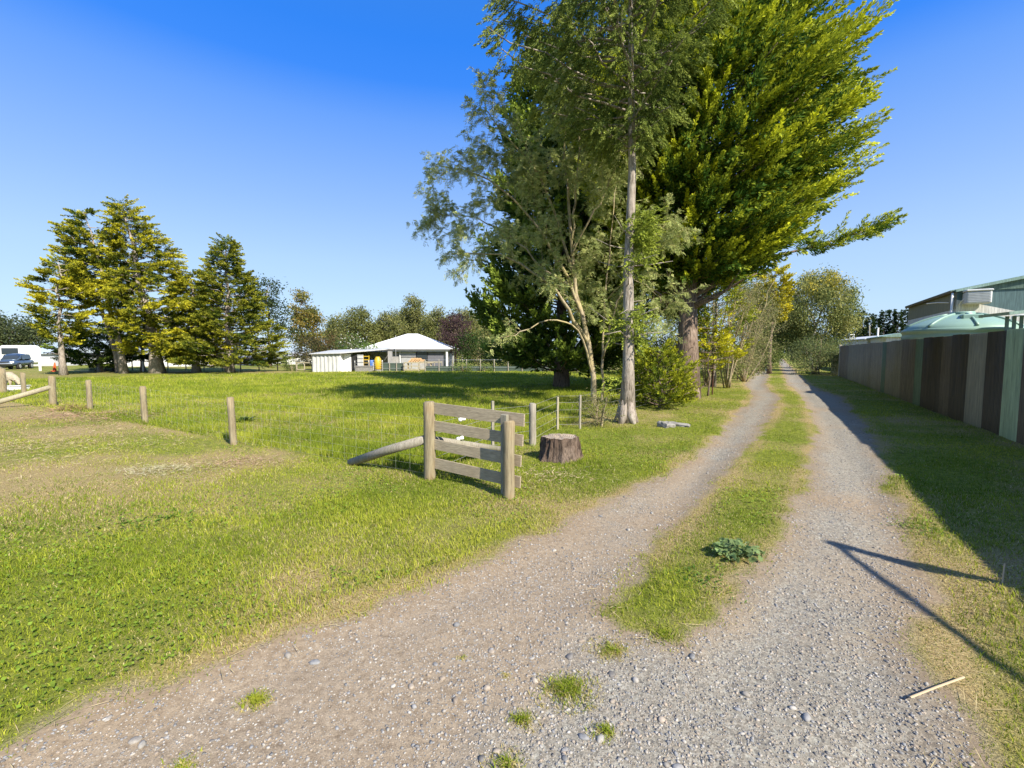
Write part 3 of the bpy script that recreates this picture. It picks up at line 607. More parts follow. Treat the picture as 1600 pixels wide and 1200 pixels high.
j = np.arange(KL); tj = np.concatenate([(np.arange(KL-1)//2+1)/(KL/2), [1.0]])*.92; sj = np.concatenate([np.where(np.arange(KL-1) % 2, 1, -1), [0]])
p = O[:, None]+Dv[:, None]*(rl[:, None]*tj)[..., None]; p[..., 2] -= (rl[:, None]*tj**2)*.45
ax = unit(wv[:, None]*sj[None, :, None]+Dv[:, None]*np.where(sj == 0, 1, .45)[None, :, None]+np.array([0, 0, -.15])); nrm = unit(np.cross(Dv, wv)); w2 = unit(np.cross(ax, nrm[:, None]+.35*rng.normal(size=(n, KL, 3))))
cc = np.array([(.34, .39, .13), (.43, .47, .17), (.52, .53, .21), (.24, .29, .10)])[rng.integers(0, 4, n)]; cc = np.repeat(cc, KL, 0)*(.8+.4*rng.random((n*KL, 1)))
T.leaves(rhomb(p.reshape(-1, 3), ax.reshape(-1, 3), w2.reshape(-1, 3),   .060*(.8+.5*rng.random(n*KL)), .024*(.8+.4*rng.random(n*KL)), cc))
T.done()

# undergrowth round the trunks
def bush(name, label, px, Y, W_, H_, pal, n=70, per=60, leaf=(.09, .05), clr=.16, **k):
    b_ = at(px, Y); return broadleaf(name, label, b_, H_, [(0, 0, H_*.5, W_/2, W_/2*.8, H_*.5, n)], leaf, per, clr, pal, k.pop('droop', .1), .03, k.pop('bark', M_BARK_LICHEN), None, (0, 0), k.pop('stems', 4), 'shrub', .9, crown='foliage', **k)
conifer('golden_shrub', 'low golden green cypress shrub at the foot of the big cypress', at(1032, 15.4), 2.0, [(.2, .95), (.7, 1.15), (1.2, .95), (1.7, .5), (2.0, .15)], 60, rise=.35, curl=.15, tr=.05, pl=(.42, .14, 44, 9), card=(.10, .032),
    ca=(.07, .12, .014), cb=(.46, .47, .03), gold=(.42, .28), zmin=.1, side=.5, up=.25, tmin=.2, limbr=.02, cat='shrub').done('foliage')
conifer('golden_shrub', 'small bright golden cypress sapling leaning over the steel posts', at(1108, 19.6), 3.3, [(1.2, .3), (1.7, 1.25), (2.2, 1.3), (2.7, .6), (3.3, .12)], 24, rise=.1, curl=.05, tr=.04, pl=(.5, .13, 40, 9), card=(.12, .04),
    ca=(.05, .085, .012), cb=(.62, .58, .03), gold=(.6, .25), zmin=.5, side=.5, up=.15, tmin=.3, limbr=.02, cat='shrub').done('foliage')
bush('tangled_shrub', 'tangled weedy bush with thin stems beside the pale flaky trunk', 934, 11.5, 1.1, .95, [(.12, .15, .05), (.2, .2, .08), (.3, .25, .12)], 46, 34, (.05, .022), .13)
bush('tangled_shrub', 'leafy green bush behind the pale flaky trunk', 1000, 16.8, 1.6, 1.7, [(.10, .15, .025), (.17, .22, .04)], 60, 55, (.09, .045), .2)
M_TWIG = M_BARK_LICHEN
def twiggy(name, label, px, Y, H_, W_, n, pal, per=14, seed=0):
    b_ = at(px, Y); T_ = Tree(name, label, b_, 'tree', None, M_TWIG, M_LEAF); b3 = np.array([b_[0], b_[1], 0]); E = []
    for k in range(n):
        a = rng.random()*2*PI; h = np.array([math.cos(a), math.sin(a), 0]); p0 = b3+h*.18*rng.random(); top = b3+h*W_*.5*(.3+.8*rng.random())+np.array([0, 0, H_*(.65+.35*rng.random())])
        pt = cat([p0, p0+(top-p0)*.4+rng.normal(0, .15, 3), top-np.array([0, 0, .25])+rng.normal(0, .15, 3), top], 8); T_.tube(pt, np.linspace(.05, .01, 8)*(.6+.6*rng.random()), 5)
        for q in range(9):
            i = rng.integers(2, 7); d = unit(rvec(1)[0]+np.array([0, 0, .4])+h*.4); ln = .4+.7*rng.random(); e_ = pt[i]+d*ln; T_.tube([pt[i], (pt[i]+e_)/2+rng.normal(0, .06, 3), e_], [.013, .008, .003], 4)
            E += [pt[i]+d*ln*f for f in (.35, .6, .85, 1.0)]
            for r_ in range(2):
                d2 = unit(d+rvec(1)[0]*.9); e2 = e_-d*ln*.4*r_; T_.tube([e2, e2+d2*.4], [.006, .002], 3); E += [e2+d2*.2, e2+d2*.4]
    E = np.array(E); p = np.repeat(E, per, 0)+rng.normal(0, .13, (len(E)*per, 3)); m = len(p); c = np.array(pal)[rng.integers(0, len(pal), m)]*(.75+.5*rng.random((m, 1)))
    T_.leaves(rhomb(p, rvec(m), rvec(m), .09*(.6+.7*rng.random(m)), .042*(.6+.7*rng.random(m)), c)); T_.done()
PG = [(.19, .20, .075), (.26, .25, .10), (.14, .17, .05), (.34, .31, .13)]
twiggy('lichen_shrub', 'pale twiggy tree with lichen covered stems beyond the golden sapling', 1137, 24, 5.2, 3.4, 9, PG, 8)
twiggy('lichen_shrub', 'pale twiggy thicket tree in front of the dark trunks down the track', 1163, 29, 5.4, 3.8, 10, PG, 9)
twiggy('lichen_shrub', 'thin bare tree behind the twisted trunk of the big cypress', 1103, 26, 6.2, 3.0, 7, [(.12, .15, .05), (.2, .22, .08)], 10)
b = at(1116, 25); conifer('golden_cypress', 'smaller golden cypress half hidden behind the big trunk', b, 6.4, [(1.6, 1.4), (3.2, 1.7), (4.6, 1.4), (6.4, .2)], 46, rise=.2, tr=.12, pl=(.7, .2, 36, 9), card=(.17, .055), ca=GOLD_A, cb=GOLD_B, gold=(.40, .3), zmin=1.2, side=.5, up=.2, limbr=.03, bark=M_BARK_PALE).done()
b = at(1203, 40); conifer('golden_cypress', 'bright yellow cypress high over the far stretch of the track', b, 9.6, [(4.6, .8), (6.0, 1.25), (7.6, 1.2), (9.2, .3)], 34, rise=.3, tr=.16, pl=(.75, .25, 36, 9), card=(.24, .10), ca=(.14, .15, .015), cb=(.64, .56, .04), gold=(.6, .25), zmin=3.6, side=.5, up=.2, limbr=.04).done()
b = at(1171, 38); broadleaf('lane_tree', 'pale green loose tree behind the twiggy thicket left of the track', b, 9.0, [(0, 0, 5.6, 2.3, 2, 2.8, 60), (0, 0, 2.6, 1.8, 1.6, 1.6, 20)], (.17, .08), 60, .5, PG, .3, .13, M_BARK_LICHEN, stems=2)
b = at(1186, 46); broadleaf('lane_tree', 'dark trunked green tree on the left where the track narrows', b, 9.5, [(0, 0, 6.5, 2.6, 2.4, 2.6, 60), (.6, -.5, 3.4, 1.9, 1.6, 1.5, 30)], (.2, .1), 60, .55, [(.06, .09, .02), (.10, .13, .03), (.17, .19, .05)], .3, .17, stems=3)
b = at(1196, 62); broadleaf('lane_tree', 'tall dark tree closing the left side at the end of the track', b, 10.5, [(0, 0, 6.2, 3.2, 3, 4.2, 80), (0, 0, 2.2, 2.4, 2.4, 1.6, 24)], (.26, .13), 60, .65, [(.035, .06, .014), (.07, .10, .02)], .2, .2)
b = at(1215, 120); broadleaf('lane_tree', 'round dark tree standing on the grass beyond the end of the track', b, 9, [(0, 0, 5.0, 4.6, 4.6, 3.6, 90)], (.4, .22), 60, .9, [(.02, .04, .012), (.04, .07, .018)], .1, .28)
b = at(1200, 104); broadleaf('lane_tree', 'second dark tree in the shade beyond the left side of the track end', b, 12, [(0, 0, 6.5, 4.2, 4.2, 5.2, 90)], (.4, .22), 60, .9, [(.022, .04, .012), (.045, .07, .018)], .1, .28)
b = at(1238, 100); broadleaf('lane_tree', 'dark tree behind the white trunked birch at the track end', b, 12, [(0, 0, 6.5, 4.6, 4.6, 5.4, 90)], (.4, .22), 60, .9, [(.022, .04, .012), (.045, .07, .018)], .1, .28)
bush('dark_shrub', 'tall dark shrubbery closing the gap behind the forked trunk of the big cypress', 1042, 36, 7, 7.5, [(.03, .055, .015), (.06, .09, .022)], 120, 60, (.2, .1), .5)
bush('lane_shrub', 'mixed green shrub behind the first rusty standard', 1118, 28, 3.2, 2.6, [(.11, .16, .03), (.19, .23, .06), (.28, .28, .09)], 54, 54, (.13, .065), .28)
bush('lane_shrub', 'grey green scrub at the foot of the pale twiggy thicket', 1150, 33, 3.6, 2.4, [(.15, .19, .06), (.22, .24, .08), (.30, .27, .12)], 54, 54, (.14, .07), .3)
bush('lane_shrub', 'dark leafy scrub round the dark trunks where the track narrows', 1183, 43, 3.6, 3.0, [(.07, .10, .025), (.13, .16, .04)], 54, 54, (.17, .085), .36)
bush('hedge_plant', 'leafy green scrub hugging the left edge of the track', 1203, 52, 2.2, 2.6, [(.10, .16, .03), (.17, .21, .05)], 40, 50, (.18, .1), .35)

# birch and willow on the right of the track
b = at(1270, 45); BP = [(.18, .21, .065), (.27, .29, .10), (.12, .15, .045), (.35, .34, .11)]
T = Tree('silver_birch', 'broad drooping birch with white limbs on the right of the track', b, 'tree', None, M_BARK_WHITE, M_LEAF)
b3 = np.array([b[0], b[1], 0]); yb = 45
for pts, r0 in (([b3, P(1266, 540, yb), P(1274, 510, yb), P(1261, 480, yb), P(1241, 455, yb), P(1232, 435, yb)], .16), ([P(1273, 515, yb), P(1285, 480, yb-.5), P(1287, 440, yb-.5)], .10), ([P(1265, 545, yb), P(1251, 500, yb-.6), P(1244, 470, yb-.8)], .08), ([P(1268, 535, yb), P(1289, 520, yb+.6), P(1301, 490, yb+.8)], .07)):
    pt = cat(pts, 12); T.tube(pt, np.linspace(r0, .03, 12), 7, .1)
nc = 290; v = rvec(nc)*(.45+.55*rng.random((nc, 1))**.5); C = np.array([b[0], b[1], 6.0])+v*np.array([3.7, 3.3, 4.0]); C2 = np.array([b[0]+.8, b[1], 8.6])+rvec(30)*np.array([1.0, .8, .9]); C = np.concatenate([C, C2]); nc = len(C)
C = C[(C[:, 2] > 1.2)]; nc = len(C); per = 105; ci = np.repeat(np.arange(nc), per); n = nc*per; p = C[ci]+rng.normal(size=(n, 3))*np.array([.38, .38, .3]); p[:, 2] -= np.abs(rng.normal(0, .55, n))
pi_ = np.array(BP)[rng.integers(0, 4, nc)][ci]; tone = (C[ci, 2] > 8.2) & (rng.random(nc)[ci] < .35); c = np.where(tone[:, None], np.array([.48, .40, .05]), pi_)*(.75+.5*rng.random((n, 1)))
T.leaves(rhomb(p, unit(rvec(n)+np.array([0, 0, -.9])), rvec(n), .22*(.7+.6*rng.random(n)), .11*(.7+.6*rng.random(n)), c)); T.done()
b = at(1279, 39); broadleaf('willow_bush', 'grey green willow bush arching at the foot of the birch', b, 3.6, [(-.9, 0, 1.6, 1.6, 1.3, 1.5, 46), (.9, -.3, 1.9, 1.3, 1.2, 1.7, 40)], (.17, .05), 70, .34, [(.15, .19, .07), (.22, .25, .10), (.10, .14, .05)], .3, .05, M_BARK_LICHEN, stems=5, cat='shrub', crown='foliage')
b = at(1268, 54); broadleaf('willow_bush', 'darker bushy willow deeper in behind the birch', b, 4.6, [(0, 0, 2.4, 2.4, 2, 2.2, 60)], (.2, .08), 60, .45, [(.06, .09, .03), (.12, .15, .05)], .2, .06, stems=4, cat='shrub', crown='foliage')

# shelterbelt of dark pines past the fence
ph = [(1306, 500), (1322, 494), (1336, 497), (1345, 486), (1357, 492), (1366, 497), (1379, 487), (1391, 485), (1400, 488), (1411, 484), (1424, 490)]
words = ['first short', 'slender', 'thin topped', 'broad', 'narrow', 'low', 'pointed', 'twin tipped', 'upright', 'tallest', 'last']
place = ['beside the birch crown', 'second out from the birch', 'behind the leaning grey pole', 'above the low shed roofs', 'behind the white vent pole', 'midway along the shelterbelt', 'over the green ridge of the low shed', 'left of the water tank', 'just above the tank edge', 'against the white building wall', 'half hidden by the roof of the white building']
for (px, py), w_, pl_ in zip(ph, words, place):
    Yp = 86+rng.normal(0, 1.5); Hh = zat(py, Yp); R_ = 1.5+.4*rng.random()
    conifer('pine_tree', w_+' dark pine in the shelterbelt '+pl_, at(px, Yp), Hh, [(1.0, R_*.8), (2.5, R_*.8), (Hh*.55, R_*.55), (Hh*.8, R_*.25), (Hh-.1, .02)], 70, rise=.25, tr=.14, pl=(.55, .22, 30, 6), card=(.28, .10), ca=(.014, .032, .014), cb=(.07, .11, .03), gold=(.3, .3), zmin=.6, side=.5, up=.35, limbr=.03, group='dark pine shelterbelt beyond the fence').done()

# cypress group on the left of the paddock
LG = 'golden cypresses across the paddock'
CA, CB = (.055, .10, .018), (.64, .58, .038)
def lcy(label, px, base_py, top_py, prof, nl, gold, lean=(0, 0), zmin=1, tr=.3, cb=CB, ca=CA, dead=6, pl=(.95, .38, 84, 12), rise=.12, up=.08, azf=None, card=(.21, .072), group=LG, bark=M_BARK_PALE, hang=0, Y=None, name='golden_cypress'):
    Y = Y or 711*1.9/(base_py-550); H = zat(top_py, Y)
    return conifer(name, label, at(px, Y), H, [(f*H, r) for f, r in prof], nl, rise=rise, curl=.12, tr=tr, pl=pl, card=card, ca=ca, cb=cb, gold=gold, zmin=zmin, side=.42, up=up, limbr=.06, lean=lean, dead=dead, azf=azf, flat=.42, group=group, bark=bark, hang=hang).done()
lcy('short golden cypress with a bare pale trunk, leftmost of the paddock cypresses', 97, 586, 408, [(.30, 1.3), (.42, 1.8), (.55, 2.0), (.75, 2.1), (.92, 1.5), (1.0, .4)], 44, (.42, .35), zmin=2.6, tr=.24, azf=lambda a, z: .82+.28*math.cos(a))
lcy('wind swept cypress with a long bare double trunk and ragged leaning tops', 192, 583.5, 330, [(.42, 2.0), (.55, 2.5), (.70, 2.4), (.85, 1.7), (1.0, .3)], 44, (.26, .28), lean=(-2.6, 0), zmin=6.0, tr=.28, dead=16)
lcy('second ragged leaning top behind the double trunked cypress', 186, 582.3, 345, [(.5, 1.6), (.65, 2.0), (.8, 1.5), (1.0, .25)], 36, (.2, .25), lean=(-4.2, 0), zmin=6.5, tr=.24)
lcy('tallest golden cypress with a thick short trunk and wide hanging skirts', 245, 583, 318, [(.12, 3.0), (.25, 4.2), (.42, 4.2), (.6, 3.2), (.78, 2.1), (.92, 1.2), (1.0, .3)], 145, (.36, .28), lean=(-2.4, 0), zmin=1.6, tr=.5, pl=(1.0, .42, 84, 14), hang=.12, azf=lambda a, z: .85+.25*math.cos(a))
lcy('low golden brown cypress merging into the skirts of the tallest one', 305, 582, 425, [(.1, 2.6), (.3, 3.2), (.55, 2.6), (.8, 1.6), (1.0, .3)], 70, (.40, .36), zmin=.6, tr=.3, hang=.15)
lcy('neat cone shaped green cypress on the right end of the paddock group', 358, 581.6, 376, [(.06, 4.0), (.18, 4.5), (.4, 3.5), (.6, 2.4), (.8, 1.3), (1.0, .1)], 180, (.30, .25), zmin=.8, tr=.32, cb=(.44, .42, .04), pl=(.9, .36, 80, 14), up=.02)
lcy('dark spreading conifer in the shade between the two bare trunks', 155, 581, 505, [(.15, 2.6), (.4, 3.2), (.7, 2.2), (1.0, .5)], 46, (.1, .2), zmin=.5, tr=.2, ca=DARK_A, cb=DARK_B)
lcy('dark low conifer behind the thick trunk of the tallest cypress', 222, 580, 490, [(.2, 2.0), (.45, 2.5), (.75, 1.6), (1.0, .5)], 36, (.1, .2), zmin=.5, tr=.2, ca=DARK_A, cb=DARK_B)
b = at(421, 58); broadleaf('dark_tree', 'tall dark leafed tree rising behind the cone shaped cypress', b, zat(438, 58), [(-.4, 0, 9.8, 1.7, 1.6, 1.8, 26), (.6, 0, 7.2, 1.9, 1.8, 1.5, 24), (1.7, 0, 4.5, 1.7, 1.6, 1.5, 20)], (.3, .15), 46, .5, [(.03, .05, .018), (.06, .085, .03)], .1, .2)
b = at(5, 95); broadleaf('gum_tree', 'big round grey green tree behind the roofs on the far left', b, 10.2, [(0, 0, 6.4, 6.5, 5, 3.6, 90), (5, 0, 4.6, 3.5, 4, 2.8, 50)], (.5, .25), 56, .9, [(.07, .09, .04), (.11, .13, .05), (.05, .07, .03)], .2, .35)
b = at(-42, 95); broadleaf('gum_tree', 'large grey green tree running out of the picture on the far left', b, 9, [(0, 0, 5.4, 6, 5, 3.6, 80)], (.5, .25), 56, .9, [(.07, .09, .04), (.11, .13, .05), (.05, .07, .03)], .2, .35)

# trees round the house
AUT = [(.26, .20, .05), (.17, .18, .045), (.33, .23, .06), (.12, .15, .035)]
b = at(472, 75); broadleaf('poplar_tree', 'narrow poplar turning autumn gold, the taller of two', b, zat(452, 75), [(0, 0, 9.4, 1.4, 1.3, 2.9, 40), (-.2, 0, 5.6, 1.6, 1.5, 2.6, 36)], (.34, .2), 46, .5, AUT, 0, .2, group='autumn poplars left of the house')
b = at(491, 75.5); broadleaf('poplar_tree', 'narrow poplar turning autumn gold, the shorter of two', b, zat(483, 75.5), [(0, 0, 6.8, 1.2, 1.2, 2.4, 34), (0, 0, 3.8, 1.3, 1.3, 2.2, 26)], (.34, .2), 46, .5, AUT, 0, .18, group='autumn poplars left of the house')
bush('dark_shrub', 'dark purple green shrub left of the small tin shed', 484, 62, 4.6, 3.9, [(.035, .045, .02), (.07, .08, .03), (.10, .08, .04)], 60, 50, (.24, .13), .4)
bush('dark_shrub', 'rusty brown and green shrub behind the tin shed roof', 521, 60, 4.2, 4.4, [(.07, .10, .03), (.13, .10, .04), (.19, .11, .05)], 56, 50, (.24, .12), .4)
bush('flowering_shrub', 'round green shrub dotted with white blossom beside the house roof', 549, 56, 3.6, 4.6, [(.08, .13, .03), (.12, .17, .05)], 54, 50, (.2, .11), .38, fl=(.10, (.75, .74, .66), .2))
bush('climbing_vine', 'bright green creeper over the end of the tin shed roof', 577, 47.5, 3.4, 3.0, [(.10, .17, .03), (.17, .22, .05)], 24, 40, (.16, .1), .25)
WP = [(.15, .17, .05), (.21, .22, .07), (.11, .13, .04), (.27, .26, .09)]
for px, Y, tpy, W_, lb in ((530, 86, 486, 7.5, 'low olive willow filling the gap behind the rusty shrub'), (742, 90, 482, 8.0, 'far olive birch between the purple tree and the dark cypress'), (625, 92, 478, 8.5, 'farthest broad birch closing the gap behind the roof ridge'), (562, 78, 470, 6.0, 'broad olive willow behind the white flowering shrub'), (607, 80, 484, 6.5, 'olive birch behind the left hip of the white roof'), (646, 84, 452, 5.4, 'tallest thin topped birch behind the white roof ridge'), (682, 80, 476, 6.0, 'olive birch between the roof ridge and the purple tree'), (722, 82, 474, 7.0, 'pale yellow green birch behind the purple tree'), (768, 86, 486, 7.0, 'olive birch half hidden behind the dark cypress')):
    H_ = zat(tpy, Y); broadleaf('birch_tree', lb, at(px, Y), H_, [(0, 0, H_*.62, W_*.32, W_*.3, H_*.34, 84), (-W_*.25, 0, H_*.42, W_*.33, W_*.3, H_*.34, 60), (W_*.27, 0, H_*.4, W_*.32, W_*.3, H_*.33, 60)], (.34, .17), 60, .55, WP, .5, .17, M_BARK_WHITE, 'olive birches behind the house')
b = at(712, 52); broadleaf('plum_tree', 'dark purple leafed plum tree at the right end of the house', b, zat(487, 52), [(0, 0, 4.3, 1.75, 1.6, 2.0, 70), (.2, 0, 2.6, 1.3, 1.3, 1.0, 16)], (.2, .11), 56, .36, [(.05, .028, .03), (.08, .046, .048), (.12, .078, .075)], .15, .13)
bush('dark_shrub', 'dense dark green bush between the plum tree and the dark cypress', 748, 50, 4.6, 4.4, [(.03, .06, .015), (.06, .10, .022)], 60, 50, (.22, .11), .42)
bush('dark_shrub', 'clipped dark green bush against the netting fence below the cypress', 800, 48, 6, 3.2, [(.025, .05, .014), (.05, .085, .02)], 60, 50, (.22, .11), .42)
bush('dark_shrub', 'low dark bush behind the netting fence, last one before the feathery trunk', 872, 46, 6, 2.8, [(.025, .05, .014), (.05, .085, .02)], 60, 50, (.22, .11), .42)
bush('dark_shrub', 'dusky scrub behind the bare trunks of the roadside trees', 1000, 40, 8, 3.6, [(.02, .04, .012), (.04, .065, .018)], 90, 50, (.2, .1), .45)
for px, Y, W_, H_, lb in ((760, 44.2, 1.6, .8, 'tall grassy weed clump at the netting fence, left one'), (722, 44.2, 2.2, .9, 'wide weed clump at the foot of the netting fence near the yard rails'), (455, 46, 1.6, 1.0, 'small green bush beside the pale timber rail')):
    bush('weed_clump', lb, px, Y, W_, H_, [(.13, .19, .05), (.2, .25, .08)], 24, 40, (.14, .05), .18)

# ------------------------------------------------------------------ timber at the paddock corner
def gz(x, y): return float(height(np.array([x]), np.array([y]))[0])
def post_mesh(h, r, n=14, chamfer=.015, lean=(0, 0), seed=0, r1=None):
    z = np.array([-.12, .0, h*.25, h*.5, h*.75, h-chamfer, h]); rr_ = np.linspace(r*1.03, r1 or r*.97, 7); rr_[-1] -= chamfer
    m = MB(); pts = np.stack([lean[0]*z/h+rng.normal(0, r*.03, 7), lean[1]*z/h+rng.normal(0, r*.03, 7), z], 1); m.tube(pts, rr_, n, True, None, .05); return m
C0 = G(672, 748)[:2]; C1 = G(795, 776)[:2]
fz = gz(*C0)
rail = empty('rail_fence', (C0[0], C0[1], 0), 'short four board timber fence with round end posts at the paddock corner', 'fence')
post_mesh(1.17, .088, 18, .02).build('strainer_post', M_POST, rail, True).location = (0, 0, fz)
d1 = C1-C0; L1 = np.linalg.norm(d1); e1 = d1/L1; n1 = np.array([-e1[1], e1[0]])   # n1 points away from the lens
if n1[1] < 0: n1 = -n1
near = post_mesh(1.02, .077, 18, .015).build('end_post', M_POST, rail, True); near.location = (d1[0], d1[1], gz(*C1))
# boards run behind the end post and past it
for i, (z, hgt_, ext) in enumerate(((1.06, .165, .16), (.80, .15, .14), (.52, .15, .11), (.235, .155, .10))):
    a = np.array([*(e1*.04+n1*.02), z+.015]); b_ = np.array([*(e1*(L1+ext)+n1*.125), z-.055*(1 if i else .8)])
    m = MB(); m.beam(a, b_, .026, hgt_); o = m.build('board', M_BOARD, rail); o.location = (0, 0, fz)
m = MB(); pz = e1*(L1-.10)+n1*.045; m.box((pz[0], pz[1], .50+fz), (.10, .06, 1.16), rz=math.atan2(e1[1], e1[0]), bev=.006); m.build('upright_batten', M_POST_GREY, rail)
fd = -E2                                                    # the line of the left wire fence
br0 = np.array([*(C0+fd*.07-np.array([0, .02])), .60+fz]); gb = G(548, 724); br1 = np.array([gb[0], gb[1], gz(gb[0], gb[1])+.03])
m = MB(); m.tube([br0-[C0[0], C0[1], 0], (br0+br1)/2-[C0[0], C0[1], -.015], br1-[C0[0], C0[1], 0]], [.068, .072, .07], 12, True, None, .04); m.build('brace', M_POST_GREY, rail, True)
# second brace down the lane side line, half hidden by the boards
ld = np.array([.53, .85]); br2 = np.array([*(ld*.08), .58+fz]); br3 = np.array([*(ld*2.1), .05+fz]); m = MB(); m.tube([br2, br3], .06, 10, True, None, .04); m.build('brace', M_POST_GREY, rail, True)
for px, py, Y in ((722, 655, 7.2), (719, 685, 7.3)):
    p = P(px, py, Y)-[C0[0], C0[1], 0]; m = MB(); m.lathe([(0, -.06), (.03, -.055), (.034, -.02), (.022, 0), (.034, .02), (.03, .055), (0, .06)], (0, 0, 0), 10)
    o = m.build('insulator', M_WHITE, rail, True); o.location = p; o.rotation_euler = (.3, 1.3, .5)

# wire fences: posts and netting
def netting(pts, zs, step, parent, org, r=.0015, name='wire_netting'):
    m = MB(); pts = [np.array(p, float) for p in pts]
    for z in zs: m.tube([np.array([p[0]-org[0], p[1]-org[1], gz(p[0], p[1])+z]) for p in pts], r, 3, False)
    for a, b_ in zip(pts[:-1], pts[1:]):
        L_ = np.linalg.norm(b_-a)
        for k in range(1, int(L_/step)):
            q = a+(b_-a)*k*step/L_; g = gz(q[0], q[1]); m.tube([np.array([q[0]-org[0], q[1]-org[1], g+zs[0]]), np.array([q[0]-org[0], q[1]-org[1], g+zs[-1]])], r*.8, 3, False)
    return m.build(name, M_WIRE, parent)
lp = [G(365, 692)[:2], G(227, 662)[:2], G(141, 640)[:2], G(83, 633)[:2]]
lf = empty('wire_fence', (lp[0][0], lp[0][1], 0), 'low wire netting fence with four round posts running left from the timber corner', 'fence')
for p, h, r in zip(lp, (1.0, .985, .98, 1.02), (.068, .070, .074, .10)):
    o = post_mesh(h, r, 14, .012, (rng.normal(0, .015), rng.normal(0, .015))).build('post', M_POST, lf, True); o.location = (p[0]-lp[0][0], p[1]-lp[0][1], gz(*p))
netting([C0+fd*.1]+lp, (.08, .2, .33, .47, .62, .80, .92), .30, lf, lp[0])
s0 = np.array([lp[3][0], lp[3][1], .66]); s1 = G(-30, 640); m = MB(); m.tube([s0-[*lp[0], 0], np.array([s1[0], s1[1], .08])-[*lp[0], 0]], .085, 10, True, None, .04); m.build('brace', M_RAIL, lf, True)
lp2 = [G(38, 618)[:2], G(5, 614)[:2], G(-60, 607)[:2]]
lf2 = empty('wire_fence', (lp2[0][0], lp2[0][1], 0), 'farther wire fence with two posts beside the grazing sheep', 'fence')
for p, h, r in zip(lp2, (1.0, 1.15, 1.0), (.085, .14, .08)):
    o = post_mesh(h, r, 12, .012).build('post', M_POST, lf2, True); o.location = (p[0]-lp2[0][0], p[1]-lp2[0][1], 0)
netting(lp2, (.1, .3, .5, .7, .9), .4, lf2, lp2[0], .003)
# lane side fence
sp_ = [C0, G(770, 703)[:2], G(832, 694)[:2], G(871, 672)[:2], G(906, 671)[:2]]
lf3 = empty('wire_fence', (sp_[2][0], sp_[2][1], 0), 'wire fence with one round post and thin battens behind the tree stump', 'fence')
for p, h, r, mt in ((sp_[1], .98, None, M_POST_GREY), (sp_[2], .87, .075, M_POST_GREY), (sp_[3], .80, None, M_RAIL), (sp_[4], .84, None, M_POST_GREY)):
    q = (p[0]-sp_[2][0], p[1]-sp_[2][1], gz(*p))
    if r: post_mesh(h, r, 14, .02).build('post', mt, lf3, True).location = q
    else:
        m = MB(); m.box((0, 0, h/2-.05), (.052, .045, h+.1), rz=.5, bev=.005); m.build('batten', mt, lf3).location = q
ext = [sp_[4]+(sp_[4]-sp_[0])/np.linalg.norm(sp_[4]-sp_[0])*k for k in (3, 7)]
netting([sp_[0], sp_[1], sp_[2], sp_[3], sp_[4]]+ext, (.12, .30, .48, .66, .82), 60, lf3, sp_[2], .0035, 'wire')
M_RUST = surf('rusty_steel', [(.3, (.07, .03, .018)), (.7, (.20, .085, .045))], nscale=12, rough=.9)
for px, py, h, lb in ((1113, 617, 1.35, 'rusty steel fence standard, nearest of the row along the track edge'), (1152, 594, 1.25, 'rusty steel fence standard, middle one before the twiggy thicket'), (1171, 583, 1.2, 'rusty steel fence standard, farthest one by the dark trunks')):
    p = G(px, py); m = MB()
    for k in range(3):
        a = k*2*PI/3+.4; m.box((.014*math.cos(a), .014*math.sin(a), h/2-.1), (.034, .007, h+.2), rz=a)
    o = m.build('steel_post', M_RUST); o.location = p; o.rotation_euler = (rng.normal(0, .04), rng.normal(0, .04), 0); tag(o, lb, 'post', 'rusty steel posts along the track')
# a leaning dead stick against the first standard
p = G(1113, 617); m = MB(); m.tube([np.array([-1.0, -.3, .02]), np.array([-.45, -.12, .38]), np.array([.05, .05, .8])], [.02, .016, .008], 6); o = m.build('dead_branch', M_BARK_BROWN, None, True); o.location = p; tag(o, 'thin dead branch leaning on the nearest rusty standard', 'branch')

# ------------------------------------------------------------------ stump
p = G(874, 716); st = empty('tree_stump', (p[0], p[1], gz(p[0], p[1])), 'wide dark tree stump with deeply furrowed bark and a flat grey top', 'stump')
na = 72; a = np.arange(na)*2*PI/na; rows = [(-.08, 1.22), (.0, 1.16), (.07, 1.08), (.16, 1.01), (.25, .97), (.34, .94), (.39, .92)]
fur = .065*np.abs(np.sin(a*7+1.2*np.sin(a*3)))+.035*vnoise(a*9, a*0+3, 5)-.03; flare = .09*np.cos(a*5+.6)
Vs = []
for z, s in rows:
    r = .345*s-fur*(1-.25*(z > .3))+flare*max(0, (.25-z))*1.4+.012*rng.normal(size=na); Vs.append(np.stack([r*np.cos(a), r*np.sin(a)*.92, np.full(na, z)+.02*vnoise(a*3, a*0, 8)*(z > .3)], 1))
V_ = np.concatenate(Vs); Q_ = [[i*na+j, i*na+(j+1) % na, (i+1)*na+(j+1) % na, (i+1)*na+j] for i in range(len(rows)-1) for j in range(na)]
mk('bark', V_, Q_, None, bark('stump_bark', (.03, .02, .015), (.12, .082, .062), (.21, .16, .125), (9, 9, 2), 1.0), st, None, True)
top = Vs[-1]*np.array([.985, .985, 1]); ctr = np.array([[0, 0, .40]]); rings = [top*np.array([f, f, 1])+np.array([0, 0, .012*(1-f)])+np.stack([0*a, 0*a, .010*rng.normal(size=na)*(f < .95)], 1) for f in (1, .75, .5, .25)]
V_ = np.concatenate(rings+[ctr]); Q_ = [[i*na+j, i*na+(j+1) % na, (i+1)*na+(j+1) % na, (i+1)*na+j] for i in range(3) for j in range(na)]; T_ = [[3*na+j, 3*na+(j+1) % na, 4*na] for j in range(na)]
